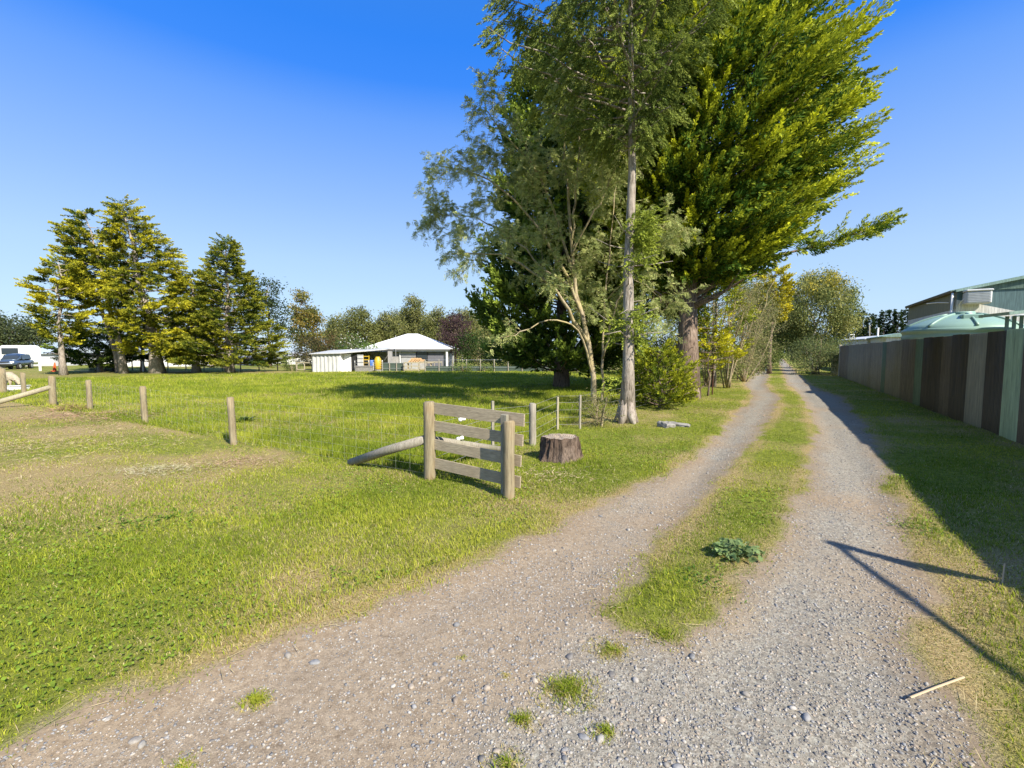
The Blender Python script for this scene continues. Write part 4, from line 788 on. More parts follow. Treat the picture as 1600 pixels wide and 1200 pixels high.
m_, t_, b_ = newmat('cut_wood'); wv_ = N(t_, 'ShaderNodeTexWave', Scale=9, Distortion=3.0, Detail=3); wv_.wave_type = 'RINGS'; wv_.rings_direction = 'Z'; t_.links.new(coords(t_), wv_.inputs['Vector'])
t_.links.new(ramp(t_, wv_.outputs['Fac'], [(.2, (.20, .15, .11)), (.8, (.36, .30, .23))]), b_.inputs['Base Color']); b_.inputs['Roughness'].default_value = .9; bump(t_, wv_.outputs['Fac'], b_, .4, .01)
mk('cut_top', V_, Q_, T_, m_, st, None, True)

# concrete lumps by the track
M_CONC = surf('broken_concrete', [(.3, (.15, .145, .13)), (.7, (.29, .275, .25))], nscale=9, rough=.9, bstr=.5)
for px, py, sz, rz, tilt, lb in ((1041, 668, (.34, .30, .16), .5, .15, 'square broken concrete block lying in the grass by the pale trunk'), (1060, 666, (.55, .20, .10), -.5, .08, 'long flat concrete piece half sunk beside the square block')):
    p = G(px, py); bm = bmesh.new(); bmesh.ops.create_cube(bm, size=1); bmesh.ops.subdivide_edges(bm, edges=bm.edges[:], cuts=3, use_grid_fill=True)
    for v in bm.verts: v.co = Vector((v.co.x*sz[0], v.co.y*sz[1], v.co.z*sz[2]))*(1-.10*(max(abs(v.co.x), abs(v.co.y)) > .45 and abs(v.co.z) > .45))+Vector(rng.normal(0, .008, 3))
    me = bpy.data.meshes.new('concrete_block'); bm.to_mesh(me); bm.free(); me.materials.append(M_CONC); o = bpy.data.objects.new('concrete_block', me); COL.objects.link(o); o.location = (p[0], p[1], sz[2]*.35); o.rotation_euler = (tilt, .06, rz); tag(o, lb, 'concrete block')

# plants on the track
def tuft(name, label, px, py, R_, h, n, dry, cat='grass tuft'):
    p = G(px, py); a = rng.random(n)*2*PI; lob = .6+.75*vnoise(a*1.1+px, a*0+py, 5); r = np.minimum(R_*lob*np.abs(rng.normal(0, .62, n)), R_*1.05); x = p[0]+r*np.cos(a)*1.2; y = p[1]+r*np.sin(a)*.95; dd = np.clip(dry+.15+.5*(r/R_)**2+.2*rng.normal(size=n), 0, 1)
    V_, Q_, T_, C_ = blade_mesh('t', x, y, h*.8*(.5+.8*rng.random(n))*(1.15-.45*r/R_), np.full(n, .0055)*(.7+.6*rng.random(n)), dd, 1.1)
    o = mk(name, V_-np.array([p[0], p[1], 0]), Q_, T_, M_BLADE, None, C_); o.location = (p[0], p[1], 0); tag(o, label, cat, None)
for px, py, R_, h, n, dr_, lb in ((885, 1072, .17, .075, 900, .25, 'largest grass tuft growing in the middle of the gravel fork'), (945, 1136, .075, .05, 260, .3, 'small round grass tuft in the pebbles right of the larger ones'), (818, 1120, .08, .06, 280, .3, 'green grass tuft among the pebbles nearest the bottom edge'), (955, 1010, .14, .05, 900, .6, 'half dry grass patch just below the tip of the centre strip'), (398, 1086, .080, .055, 420, .05, 'lone green tuft on the bare dirt at the left of the track'), (792, 1188, .10, .06, 260, .45, 'straw coloured tuft cut by the bottom edge of the picture'), (284, 1190, .09, .05, 200, .15, 'small green tuft at the lower left edge of the track'), (722, 1022, .05, .03, 90, .6, 'tiny dry tuft on the left wheel track'), (790, 1050, .05, .03, 90, .7, 'tiny straw tuft left of the largest grass tuft'), (1035, 990, .16, .05, 500, .2, 'creeping green tuft spilling off the strip end towards the right')):
    tuft('grass_tuft', lb, px, py, R_, h, n, dr_)
p = G(1152, 868); n = 130; R_ = .25; r = R_*np.sqrt(rng.random(n)); a = rng.random(n)*2*PI; cx = np.stack([p[0]+r*np.cos(a)*.9, p[1]+r*np.sin(a)*.75, .03+.10*rng.random(n)*(1-.5*r/R_)], 1)
K = 7; ang = (np.arange(K)/K*2*PI)[None]+rng.random((n, 1))*6.3; up = unit(np.array([0, 0, 1.0])+.55*rng.normal(size=(n, 3))); ux = unit(np.cross(up, rvec(n))); uy = np.cross(up, ux)
ax = unit(ux[:, None]*np.cos(ang)[..., None]+uy[:, None]*np.sin(ang)[..., None]+up[:, None]*.22); wv = unit(np.cross(ax, up[:, None])); sz = .036*(.6+.6*rng.random(n))
V_, Q_, _, C_ = rhomb(np.repeat(cx, K, 0), ax.reshape(-1, 3), wv.reshape(-1, 3), np.repeat(sz, K), np.repeat(sz, K)*.75, np.repeat(np.array([.22, .31, .12])*(.7+.6*rng.random((n, 1))), K, 0), .15)
wd = empty('mallow_weed', (p[0], p[1], 0), 'low blue green weed with lobed leaves on the edge of the centre strip', 'weed'); mk('leaves', V_-np.array([p[0], p[1], 0]), Q_, None, M_LEAF, wd, C_)
m = MB()
for k in range(0, n, 3): m.tube([np.array([.05*math.cos(a[k]), .05*math.sin(a[k]), -.01]), (cx[k]-[p[0], p[1], 0])*[.6, .6, .8], cx[k]-[p[0], p[1], 0]], .003, 3, False)
m.build('stems', plain('weed_stem', (.16, .2, .08)), wd)
def leafy_weed(lb, px, py, R_, n, L_, c):
    p = G(px, py); a = rng.random(n)*2*PI; ax = unit(np.stack([np.cos(a), np.sin(a), .35+.7*rng.random(n)], 1)); w = unit(np.cross(ax, [0, 0, 1.0])); q = np.stack([R_*rng.normal(size=n), R_*rng.normal(size=n), np.full(n, .0)], 1)
    V_, Q_, _, C_ = rhomb(q, ax, w, L_*(.6+.7*rng.random(n)), .25*L_*(.7+.6*rng.random(n)), np.array(c)*(.75+.5*rng.random((n, 1))), .25); o = empty('leafy_weed', (p[0], p[1], gz(p[0], p[1])), lb, 'weed'); mk('leaves', V_, Q_, None, M_LEAF, o, C_)
leafy_weed('dark broad leafed weed clump on the left lawn', 262, 812, .12, 40, .10, (.12, .20, .03)); leafy_weed('fresh green weed rosette cluster low in the lawn left of the track', 200, 822, .14, 44, .09, (.13, .21, .03)); leafy_weed('bright leafed clump at the right end of the centre strip', 1095, 905, .12, 110, .055, (.10, .19, .03)); leafy_weed('yellow green leafy clump beside the right wheel track in the fence shade edge', 1440, 822, .13, 170, .06, (.17, .24, .05)); leafy_weed('tall dark dock weed behind the nearest left fence post', 382, 660, .05, 26, .30, (.05, .09, .02))
M_STICK = plain('dry_stick', (.46, .36, .23), .8)
for pts, r, lb in (([(1422, 1094), (1462, 1078), (1506, 1062)], .006, 'pale dry curved stick lying on the right edge of the gravel'), ([(1566, 912), (1570, 884)], .006, 'short straw coloured stick standing in the shaded grass')):
    q = [G(*k) for k in pts]; o0 = q[0].copy()
    if len(pts) == 2: q[1] = q[0]+np.array([.03, .02, .16])
    m = MB(); m.tube([k-o0+np.array([0, 0, .015 if len(pts) > 2 else 0]) for k in q], [r]*len(q), 6); o = m.build('dry_stick', M_STICK); o.location = o0; tag(o, lb, 'stick')
M_STRAW = leafmat('cut_straw', .2, .8)
def straw(lb, px, py, W_, D_, n, L_, pal, h=.1, mound=0):
    p = G(px, py); x = rng.normal(0, W_, n); y = rng.normal(0, D_, n); a = rng.random(n)*2*PI; ax = unit(np.stack([np.cos(a), np.sin(a), .25*rng.normal(size=n)+.12], 1)); z = h*rng.random(n)*np.exp(-(x/W_)**2-(y/D_)**2)+mound*np.exp(-(x/W_)**2-(y/D_)**2)+.01
    c = np.array(pal)[rng.integers(0, len(pal), n)]*(.75+.5*rng.random((n, 1))); gz_ = height(x+p[0], y+p[1])
    V_, Q_, _, C_ = rhomb(np.stack([x, y, z+gz_], 1), ax, unit(np.cross(ax, np.array([0, 0, 1.0])+.5*rng.normal(size=(n, 3)))), L_*(.5+rng.random(n)), np.full(n, max(.007, L_*.07)), c); o = mk('clippings', V_, Q_, None, M_STRAW, None, C_); o.location = (p[0], p[1], 0); tag(o, lb, 'clippings', None, 'stuff')
straw('white dried grass clippings raked on the lawn', 252, 735, .36, .22, 900, .10, [(.50, .46, .32), (.42, .38, .2), (.30, .29, .12)], .07)
straw('reddish brown bark chips spread under the left fence posts', 160, 652, 1.3, .9, 2600, .15, [(.36, .22, .15), (.26, .15, .10), (.46, .34, .22)], .05, .05)
straw('brown wood chips round the nearest left fence post', 385, 722, .55, .30, 900, .10, [(.38, .25, .16), (.28, .18, .11), (.5, .38, .25)], .03)
straw('heap of brown dead fern and twigs at the fence foot', 112, 641, .35, .25, 500, .2, [(.30, .19, .09), (.42, .30, .16), (.22, .14, .07)], .22)
straw('dry mown straw lying over the far left of the lawn', 60, 700, 1.8, 1.1, 3600, .10, [(.44, .34, .20), (.34, .24, .15), (.54, .46, .28)], .03)
straw('pinkish dead grass under the end post of the timber corner', 858, 745, .5, .4, 600, .09, [(.5, .39, .24), (.42, .30, .18), (.58, .5, .3)], .05)
straw('dead leaf litter along the track edge under the big cypress', 1120, 640, 1.5, 1.3, 1500, .1, [(.34, .22, .14), (.42, .3, .2)], .02)

# ------------------------------------------------------------------ corrugated fence on the right
VF = 4.45
def u_of(px): r = (px-800)/F; Y = VF/(.866*r-.5); return .5*r*Y+.866*Y
def cmat(name, c, k=.12, rough=.5):
    m, t, b = newmat(name); f = noise(t, coords(t, (2.2, 2.2, .35)), 2.4, 5, .65); g = noise(t, coords(t, (1, 1, .06)), 22, 4, .7)
    c0 = ramp(t, f, two(c, k)); t.links.new(mixc(t, .6, c0, mixc(t, 1, c0, ramp(t, g, [(.35, (.5, .5, .48)), (.68, (1.35, 1.33, 1.3))]), 'MULTIPLY')), b.inputs['Base Color']); b.inputs['Roughness'].default_value = rough; b.inputs['Specular IOR Level'].default_value = .4; return m
M_TAUPE, M_TAUPE2 = cmat('taupe_sheet', (.29, .23, .125)), cmat('grey_taupe_sheet', (.31, .25, .145))
M_BRN, M_BRN2, M_DBRN = cmat('brown_sheet', (.155, .105, .052), .2), cmat('warm_brown_sheet', (.21, .155, .085), .2), cmat('dark_brown_sheet', (.088, .058, .026), .25)
M_GRN, M_SAGE = cmat('green_sheet', (.17, .21, .105)), cmat('sage_sheet', (.40, .44, .22), .08)
def corr_sheet(u0, u1, h, amp=.017, pitch=.0762, n=8, vfun=None, off=0.0):
    L_ = u1-u0; k = max(8, int(L_/pitch*n)); u = np.linspace(u0, u1, k+1); w = amp*np.cos(2*PI*u/pitch)+off; z0 = np.array([gz(*XY(a, VF)) for a in u])*0-.03
    rows = []
    for z, th in ((0, 0), (1, 0), (1, .0012), (0, .0012)):
        x, y = XY(u, VF+w+th); rows.append(np.stack([x, y, z0+z*h], 1))
    V_ = np.concatenate(rows); m_ = k+1; Q_ = []
    for r in range(3):
        i = np.arange(k); Q_.append(np.stack([r*m_+i, r*m_+i+1, (r+1)*m_+i+1, (r+1)*m_+i], 1))
    return V_, np.concatenate(Q_)
cf0 = XY(12, VF); cf = empty('corrugated_fence', (cf0[0], cf0[1], 0), 'tall corrugated iron fence of mixed brown grey and green sheets along the right', 'fence')
edges = [(1312, M_BRN2), (1325, M_TAUPE), (1362, M_TAUPE2), (1378, M_GRN), (1384, M_TAUPE2), (1408, M_BRN2), (1430, M_GRN), (1441, M_DBRN), (1470, M_BRN), (1486, M_DBRN), (1512, M_TAUPE2), (1540, M_DBRN), (1571, M_SAGE), (1597, M_BRN)]
ub = [u_of(e[0]) for e in edges]+[ub_ for ub_ in (9.35-3.5+2.2, 7.1, 6.2, 5.3, 4.4)]
ub = [u_of(e[0]) for e in edges]; last = ub[-1]; ub += [last-.9*k for k in range(1, 17)]; mats = [e[1] for e in edges]+[M_TAUPE, M_DBRN, M_SAGE, M_BRN, M_TAUPE, M_BRN2, M_TAUPE2, M_DBRN]+[M_TAUPE, M_BRN, M_TAUPE2]*3
k_ = 0
for i in range(len(ub)-1):
    a, b_ = ub[i+1], ub[i]; nn = max(1, round((b_-a)/.86))
    for j in range(nn):
        V_, Q_ = corr_sheet(a+(b_-a)*j/nn, a+(b_-a)*(j+1)/nn+.03, 2.40+.02*rng.normal()*0+.012*((k_*7) % 3), off=.0016*(k_ % 4)); k_ += 1
        mk('sheet', V_-np.array([cf0[0], cf0[1], 0]), Q_, None, mats[i], cf, None, True)
rl_ = MB(); ua, uz = ub[-1], ub[0]
for z in (.35, 1.2, 2.1):
    p0, p1 = XY(ua, VF+.065), XY(uz-.1, VF+.065); rl_.beam((p0[0]-cf0[0], p0[1]-cf0[1], z), (p1[0]-cf0[0], p1[1]-cf0[1], z), .05, .1)
rl_.build('back_rail', M_BOARD, cf)
x, y = XY(uz+.06, VF); m = MB(); m.box((x-cf0[0], y-cf0[1], 1.22), (.14, .14, 2.5), rz=math.radians(60), bev=.01); m.build('end_post', plain('cream_post', (.50, .45, .34), .7), cf)
# lower paling fence continuing behind
x0, y0 = XY(uz+.25, VF+.12); m = MB(); pf = empty('paling_fence', (x0, y0, 0), 'lower mossy timber paling fence beyond the end of the iron fence', 'fence')
for k in range(46):
    x, y = XY(uz+.3+.165*k, VF+.12); m.box((x-x0, y-y0, .9+.01*rng.normal()), (.15, .022, 1.85), rz=math.radians(60)+.02*rng.normal())
m.build('palings', wood('mossy_paling', (.10, .10, .05), (.26, .25, .13), (.14, .17, .06)), pf)
for k in range(4):
    m = MB(); x, y = XY(uz+.35+2.4*k, VF+.22); m.box((x-x0, y-y0, .85), (.1, .1, 1.9), rz=math.radians(60), bev=.008); m.build('post', M_POST, pf)
# grass and litter under the iron fence
n = 2600; u = ub[-1]+rng.random(n)*(uz-ub[-1]); v = VF-.05-np.abs(rng.normal(0, .14, n)); x, y = XY(u, v)
V_, Q_, T_, C_ = blade_mesh('f', x, y, .05+.10*rng.random(n)*vnoise(u*1.5, u*0, 3), np.full(n, .009), np.full(n, .35), .7, True)
tag(mk('fence_weeds', V_, Q_, T_, M_BLADE, None, C_), 'fringe of longer grass along the foot of the iron fence', 'grass', None, 'stuff')

# bent pole standing behind the fence, seen by its shadow on the gravel
A_ = G(1320, 846); Lh = 4.15; bx, by = A_[0]+SUN_H[0]*Lh, A_[1]+SUN_H[1]*Lh; hp = Lh*math.tan(SUN_EL)
gp = empty('bent_pole', (bx, by, 0), 'bent steel pole behind the iron fence whose hooked shadow falls across the gravel', 'pole')
d_ = G(1600, 1046)-A_; m = MB(); m.tube(cat([(0, 0, -.1), (0, 0, hp*.5), (0, 0, hp-.12), (d_[0]*.06, d_[1]*.06, hp), (d_[0]*.5, d_[1]*.5, hp+.03), (d_[0]*1.6, d_[1]*1.6, hp)], 26), np.interp(np.linspace(0, 1, 26), [0, .5, .62, 1], [.06, .06, .028, .034]), 10); m.build('pole', M_WIRE, gp, True)
m = MB(); m.tube([(0, 0, hp-.75), (0, 0, hp-.55), (0, 0, hp-.2)], [.06, .10, .05], 10); m.build('sleeve', M_WIRE, gp, True)

# ------------------------------------------------------------------ green water tank
M_TANK = plain('green_plastic', (.22, .34, .28), .42, k=.06, ns=1.5)
tx, ty = at(1500, 18.6); R_ = 1.84; tk = empty('water_tank', (tx, ty, 0), 'big round sea green plastic water tank behind the iron fence', 'water tank')
m = MB(); prof = [(0, 0), (R_, 0), (R_, .12)]
for k in range(9): z = .2+.27*k; prof += [(R_, z), (R_+.03, z+.06), (R_+.03, z+.17), (R_, z+.23)]
prof += [(R_, 2.66), (R_+.05, 2.70), (R_+.04, 2.80), (R_-.05, 2.84)]; m.lathe(prof, n=64); m.build('tank_wall', M_TANK, tk, True)
m = MB(); dome = [(R_-.05, 2.84)]+[(R_*(1-t), 2.84+.60*(1-(1-t)**1.9)**.9) for t in np.linspace(.05, .8, 10)]+[(.38, 3.46), (.36, 3.52), (.0, 3.525)]; m.lathe(dome, n=64); m.build('domed_lid', M_TANK, tk, True)
m = MB()
for k in range(8):
    a = k*2*PI/8+.25; dz = lambda t: 2.86+.60*(1-(1-t)**1.9)**.9
    m.tube([np.array([R_*(1-t)*math.cos(a), R_*(1-t)*math.sin(a), dz(t)]) for t in np.linspace(.03, .75, 8)], [.05]*8, 6)
m.build('lid_ribs', M_TANK, tk, True)
va = math.atan2(-ty, -tx); hc = np.array([math.cos(va+.25)*.95, math.sin(va+.25)*.95]); m = MB(); m.box((hc[0], hc[1], 3.24), (.5, .62, .24), rz=va+.25, bev=.04); m.build('hatch', M_TANK, tk)
m = MB(); pc = np.array([math.cos(va+1.05)*1.55, math.sin(va+1.05)*1.55]); m.tube([(pc[0]+.5, pc[1]-.45, 3.2), (pc[0]+.12, pc[1]-.1, 3.26), (pc[0], pc[1], 3.2), (pc[0], pc[1], 2.9)], .05, 8); m.build('inlet_pipe', plain('white_pipe', (.62, .64, .6), .4), tk, True)

# ------------------------------------------------------------------ white and green workshop
M_TEAL = cmat('teal_cladding', (.10, .165, .175), .08); M_TEAL_L = cmat('pale_green_flashing', (.24, .35, .305), .06); M_EAVES_SHADE = cmat('olive_eaves_shade', (.20, .19, .13), .08); M_WCLAD = cmat('white_cladding', (.70, .69, .66), .05)
VB = 8.0
def at_v(px, v): r = (px-800)/F; Y = v/(.866*r-.5); return np.array([r*Y, Y])
K0, K1 = at_v(1484, VB), at_v(1414, VB); u0, u1 = UV(*K0)[0], UV(*K1)[0]
wb = empty('workshop', (K0[0], K0[1], 0), 'white walled workshop with a green gable and dark sloping gutter behind the water tank', 'building')
ez = zat(455, K0[1])-.0; Wd = 13.0; rise = Wd/2*math.tan(math.radians(11.4))
Mb = np.array([[E1[0], E2[0], 0], [E1[1], E2[1], 0], [0, 0, 1.0]])      # local (u, v, z) to world
def loc(u, v, z): return Mb @ np.array([u, v, z])
Lb = u1-u0
m = MB(); m.box(loc(Lb/2, .05, (ez-.95)/2), (Lb, .1, ez-.95), M=Mb); m.build('side_wall', M_WCLAD, wb)
m = MB(); m.box(loc(Lb/2, .04, ez-.475), (Lb, .1, .94), M=Mb); m.build('eaves_shade_band', M_EAVES_SHADE, wb)  # olive strip paints the shade under the eaves onto the white wall
m = MB(); m.prism([(0.0, 0), (Wd, 0), (Wd, ez-2.6), (3.0, ez-1.35), (0, ez-.42)], 0, 0, .10, M=Mb); m.build('gable_wall', M_WCLAD, wb)
m = MB(); m.prism([(0.0, ez-.42), (3.0, ez-1.35), (Wd, ez-2.6), (Wd, ez), (Wd/2, ez+rise), (0, ez)], 0, .002, .10, M=Mb); 
m.V[0] = m.V[0]; m.build('gable_cladding', M_TEAL, wb)
m = MB()
for s in (0, 1):
    a = (0, ez) if not s else (Wd, ez); c_ = (Wd/2, ez+rise)
    m.beam(loc(-.05, a[0], a[1]), loc(-.05, c_[0], c_[1]), .12, .30, up=loc(1, 0, 0))
m.build('barge_flashing', M_TEAL_L, wb)
m = MB(); m.prism([(-.18, ez-.02), (Wd/2, ez+rise+.06), (Wd+.18, ez-.02), (Wd+.18, ez+.05), (Wd/2, ez+rise+.14), (-.18, ez+.05)], 0, -.05, Lb+.1, M=Mb); m.build('roof', M_TEAL_L, wb)
m = MB(); m.box(loc(Lb/2, -.12, ez-.03), (Lb+.1, .14, .15), M=Mb, bev=.02); m.build('gutter', M_DBRN, wb)
m = MB(); p0 = loc(-.06, -.1, 0); m.tube([(p0[0], p0[1], 0), (p0[0], p0[1], ez-.1)], .055, 10); m.build('downpipe', M_WHITE, wb, True)
ac = P(1532, 464, 22.9)-np.array([K0[0], K0[1], 0]); acl = np.linalg.solve(Mb, ac); acu = empty('air_conditioner', tuple(np.array([K0[0], K0[1], 0])+loc(-.40, acl[1], acl[2])), 'grey box air conditioner fixed high on the green gable', 'air conditioner')
M_AC = plain('pale_grey_metal', (.52, .53, .54), .5); m = MB(); m.box((0, 0, 0), (.64, .95, .62), M=Mb, bev=.05); m.build('casing', M_AC, acu)
m = MB(); m.box(loc(-.02, 0, .36), (.70, 1.0, .10), M=Mb, bev=.03); m.build('lid', M_AC, acu)
m = MB()
for k in range(6): m.box(loc(-.325, 0, -.2+.08*k), (.02, .8, .035), M=Mb)
m.build('louvres', plain('grey_louvre', (.34, .36, .38), .5), acu)
m = MB(); m.tube([loc(-.1, .16, ez-.75), loc(-.3, .2, ez-.55), loc(-.45, .35, ez-.35)], .02, 6); m.build('bracket', M_WHITE, wb)
m = MB(); m.tube([loc(.5, -.1, ez-.55), loc(.7, -.5, ez-.5), loc(.9, -.9, ez-.52)], .025, 6); m.build('floodlight_arm', M_WIRE, wb)
# green carport in front of the gable, at the right edge
cpk = at_v(1596, 7.4); cp = empty('carport', (cpk[0], cpk[1], 0), 'green ribbed carport roof with slatted side at the right edge behind the tank', 'carport'); cz = zat(486, cpk[1])
m = MB(); m.beam((-.9, .2, cz-.12), (2.6, -1.0, cz+.28), 1.6, .10); m.build('carport_roof', M_TEAL_L, cp)
m = MB()
for k in range(18): m.box((-.6+.18*k, .02-.062*k, (cz-.15)/2), (.10, .03, cz-.2+.02*k), rz=-.33)
m.build('side_slats', M_TEAL, cp)
# low sheds beyond
for px0, px1, Y, ztop, hh_, mt, lb in ((1330, 1378, 50, 527, .45, M_WHITE, 'long low white shed roof seen over the iron fence'), (1374, 1412, 44, 523, .35, M_TEAL_L, 'low green shed roof beside the water tank')):
    a, b_ = at(px0, Y+5), at(px1, Y-3); zt = zat(ztop, Y); o_ = np.array([a[0], a[1], 0]); sh = empty('low_shed', o_, lb, 'shed'); bb = np.array([b_[0], b_[1], 0])-o_; L_ = np.linalg.norm(bb[:2]); rz = math.atan2(bb[1], bb[0])
    m = MB(); m.box(bb/2+np.array([0, 0, (zt-.3)/2]), (L_, 2.6, zt-.3), rz=rz); m.build('wall', M_WCLAD, sh)
    Mz = np.array([[math.cos(rz), -math.sin(rz), 0], [math.sin(rz), math.cos(rz), 0], [0, 0, 1]]); m = MB(); m.prism([(-1.6, zt-.3), (1.6, zt-.3), (1.6, zt-.22), (0, zt+.12), (-1.6, zt-.22)], 0, -.2, L_+.2, M=Mz); m.build('roof', mt if mt is not M_WHITE else plain('pale_roof', (.55, .56, .55), .5), sh)
for px, py0, py1, Y, tilt, lb in ((1370, 513, 536, 46, 0, 'plain white vent pole above the low sheds'), (1360, 508, 534, 60, -.12, 'grey leaning pole in front of the pines')):
    p = at(px, Y); m = MB(); h = zat(py0, Y); m.tube([(0, 0, -.1), (0, 0, h*.6), (0, 0, h)], .075, 8); m.tube([(0, 0, h), (0, 0, h+.06)], .09, 8); o = m.build('vent_pole', M_WHITE if tilt == 0 else M_POST_GREY, None, True); o.location = (p[0], p[1], 0); o.rotation_euler = (0, tilt*.5, 0); tag(o, lb, 'pole')
p = at(1330, 52); tb = empty('aerial_frame', (p[0], p[1], 0), 'small pale metal frame bracket at the end of the low shed roof', 'frame'); h = zat(523, 52); m = MB(); 
for dx in (-.25, .25): m.tube([(dx, 0, -.05), (dx, 0, h)], .035, 6)
m.tube([(-.25, 0, h), (.25, 0, h)], .035, 6); m.tube([(-.25, 0, h-.5), (.25, 0, h-.1)], .02, 6); m.build('frame_tubes', M_WIRE, tb)

# ------------------------------------------------------------------ house and yard across the paddock
HB = 49.5; hl, hr = at(563, HB)[0], at(703, HB)[0]; hz = zat(544.5, HB); rzid = zat(521, HB+3.2)
M_BLOCK = surf('grey_blockwork', [(.3, (.27, .26, .25)), (.7, (.42, .41, .39))], (1, 1, 1), 2.2, .9, .2); M_ROOFW = plain('white_roof', (.84, .83, .80), .4, k=.03)
hs = empty('house', (hl, HB, 0), 'low grey block house with a white hipped roof across the paddock', 'house'); wl = hr-hl; dp = 8.0
def hbox(name, x0, x1, y0, y1, z0, z1, mt, par=hs, bev=0):
    m = MB(); m.box(((x0+x1)/2, (y0+y1)/2, (z0+z1)/2), (x1-x0, y1-y0, z1-z0), bev=bev); return m.build(name, mt, par)
hbox('wall', .5, wl-.5, .6, dp-.6, 0, hz-.14, M_BLOCK)
m = MB(); ov = 0.0; r0, r1 = wl*.435, wl*.56; V_ = np.array([[-.1, 0, hz], [wl+.1, 0, hz], [wl+.1, dp, hz], [-.1, dp, hz], [r0, dp/2, rzid], [r1, dp/2, rzid], [-.1, 0, hz-.06], [wl+.1, 0, hz-.06], [wl+.1, dp, hz-.06], [-.1, dp, hz-.06]])
m.add(V_, [[0, 1, 5, 4], [2, 3, 4, 5], [0, 6, 7, 1], [1, 7, 8, 2], [2, 8, 9, 3], [3, 9, 6, 0], [6, 9, 8, 7]], [[1, 2, 5], [3, 0, 4]]); m.build('roof', M_ROOFW, hs)
hbox('fascia', 0, wl, -.035, .03, hz-.21, hz-.065, plain('dark_gutter', (.12, .12, .12), .5)); hbox('soffit_board', .3, wl-.2, .1, .55, hz-.33, hz-.22, M_WHITE)
x_ = lambda px: at(px, HB)[0]-hl
hbox('garage_door', x_(625), x_(648), .52, .58, .05, hz-.38, plain('grey_door', (.36, .36, .36), .6)); hbox('door_rail', x_(624.5), x_(648.5), .47, .53, hz-.95, hz-.86, plain('dark_rail', (.12, .12, .12), .6))
hbox('corner_pipe', x_(622.5), x_(624), .45, .57, 0, hz-.2, M_WHITE)
w = hbox('window', x_(649), x_(667), .50, .57, 1.0, hz-.36, M_DARK); m = MB(); m.box(((x_(658)), .46, 1.5), (x_(666)-x_(650), .02, .85)); m.build('pane', M_GLASS, w)
hbox('dark_panel', x_(667), x_(692), .49, .56, .05, hz-.36, plain('charcoal_wall', (.13, .13, .15), .7)); hbox('porch_post', wl-.45, wl-.25, .12, .32, 0, hz-.22, M_WHITE)
m = MB(); m.tube([(x_(619.5), -.3, 0), (x_(619.5), -.3, zat(524, HB)), ], .03, 6); m.build('roof_aerial', M_WIRE, hs)
# pile of cut timber on a bench under the window
fp = empty('firewood_stack', (at(655, 47.6)[0], 47.6, 0), 'stack of orange cut firewood under the house window', 'firewood'); M_LOG = plain('cut_log', (.52, .33, .16), .8, k=.3, ns=6)
for i in range(16):
    for_r = i//6; m = MB(); zz = .87+.15*for_r; m.tube([(-1.0+.26*(i % 6)+.13*for_r, -.2, zz+.04*rng.random()), (-1.0+.26*(i % 6)+.13*for_r+.05, .35, zz)], .09+.03*rng.random(), 8); m.build('log', M_LOG, fp)
m = MB(); m.box((0, .1, .76), (2.8, .7, .06)); [m.box((sx, .1, .37), (.1, .5, .74)) for sx in (-1.2, 1.2)]; m.build('bench', M_BOARD, fp)

# tin shed with open lean-to
SY = 43.4; sx0, sx1, sx2 = at(487, SY)[0], at(530.5, SY)[0], at(602, SY+2.0)[0]
ts = empty('tin_shed', (sx0, SY, 0), 'small pale corrugated tin shed with a long sloping roof and an open bay', 'shed'); M_TIN = cmat('galvanised_tin', (.50, .50, .48), .1, .45)
def ribbed(x0, x1, z0, z1, y, pitch, amp=.03):
    k = int((x1-x0)/pitch)*4; x = np.linspace(x0, x1, k+1); yy_ = y+amp*np.sign(np.cos(np.arange(k+1)*PI/2+.3)); V_ = np.concatenate([np.stack([x, yy_, np.full(k+1, z0)], 1), np.stack([x, yy_, np.full(k+1, z1)], 1)]); i = np.arange(k); return V_, np.stack([i, i+1, k+2+i, k+1+i], 1)
wz = zat(553.5, SY); V_, Q_ = ribbed(0, sx1-sx0, 0, wz, 0, .34); mk('front_wall', V_, Q_, None, M_TIN, ts)
zr = zat(546.5, SY+2.2)
m = MB(); m.prism([(0, 0), (sx1-sx0+.02, 0), (sx1-sx0+.02, wz)][:0] or [(0.0, 0.0), (3.4, 0.0), (3.4, wz+.1), (0.0, wz)], 0, sx1-sx0, sx1-sx0+.05); m.build('side_wall', M_WHITE, ts)
bw = sx2-sx0; wx = lambda px, Y: at(px, Y)[0]-sx0
hbox('white_partition', sx1-sx0+.06, wx(549, SY+.9), .75, .82, 0, wz+.02, M_WHITE, ts); hbox('doorway', wx(549, SY+.9), wx(560, SY+.9), .8, .86, .2, wz-.02, M_DARK, ts); hbox('open_door', wx(559, SY+.7), wx(568, SY+.7), .55, .62, .0, wz-.05, M_TIN, ts)
m = MB()
for k in range(5): m.box((wx(563.5, SY+.7), .53, .2+.36*k), (wx(568, SY+.7)-wx(559, SY+.7), .03, .05))
m.build('door_battens', plain('dark_batten', (.2, .2, .2)), ts)
hbox('back_wall', 0, bw, 4.6, 4.68, 0, wz+.25, M_BLOCK, ts); hbox('end_wall', bw-.08, bw, 3.2, 4.6, 0, wz+.3, M_BLOCK, ts)
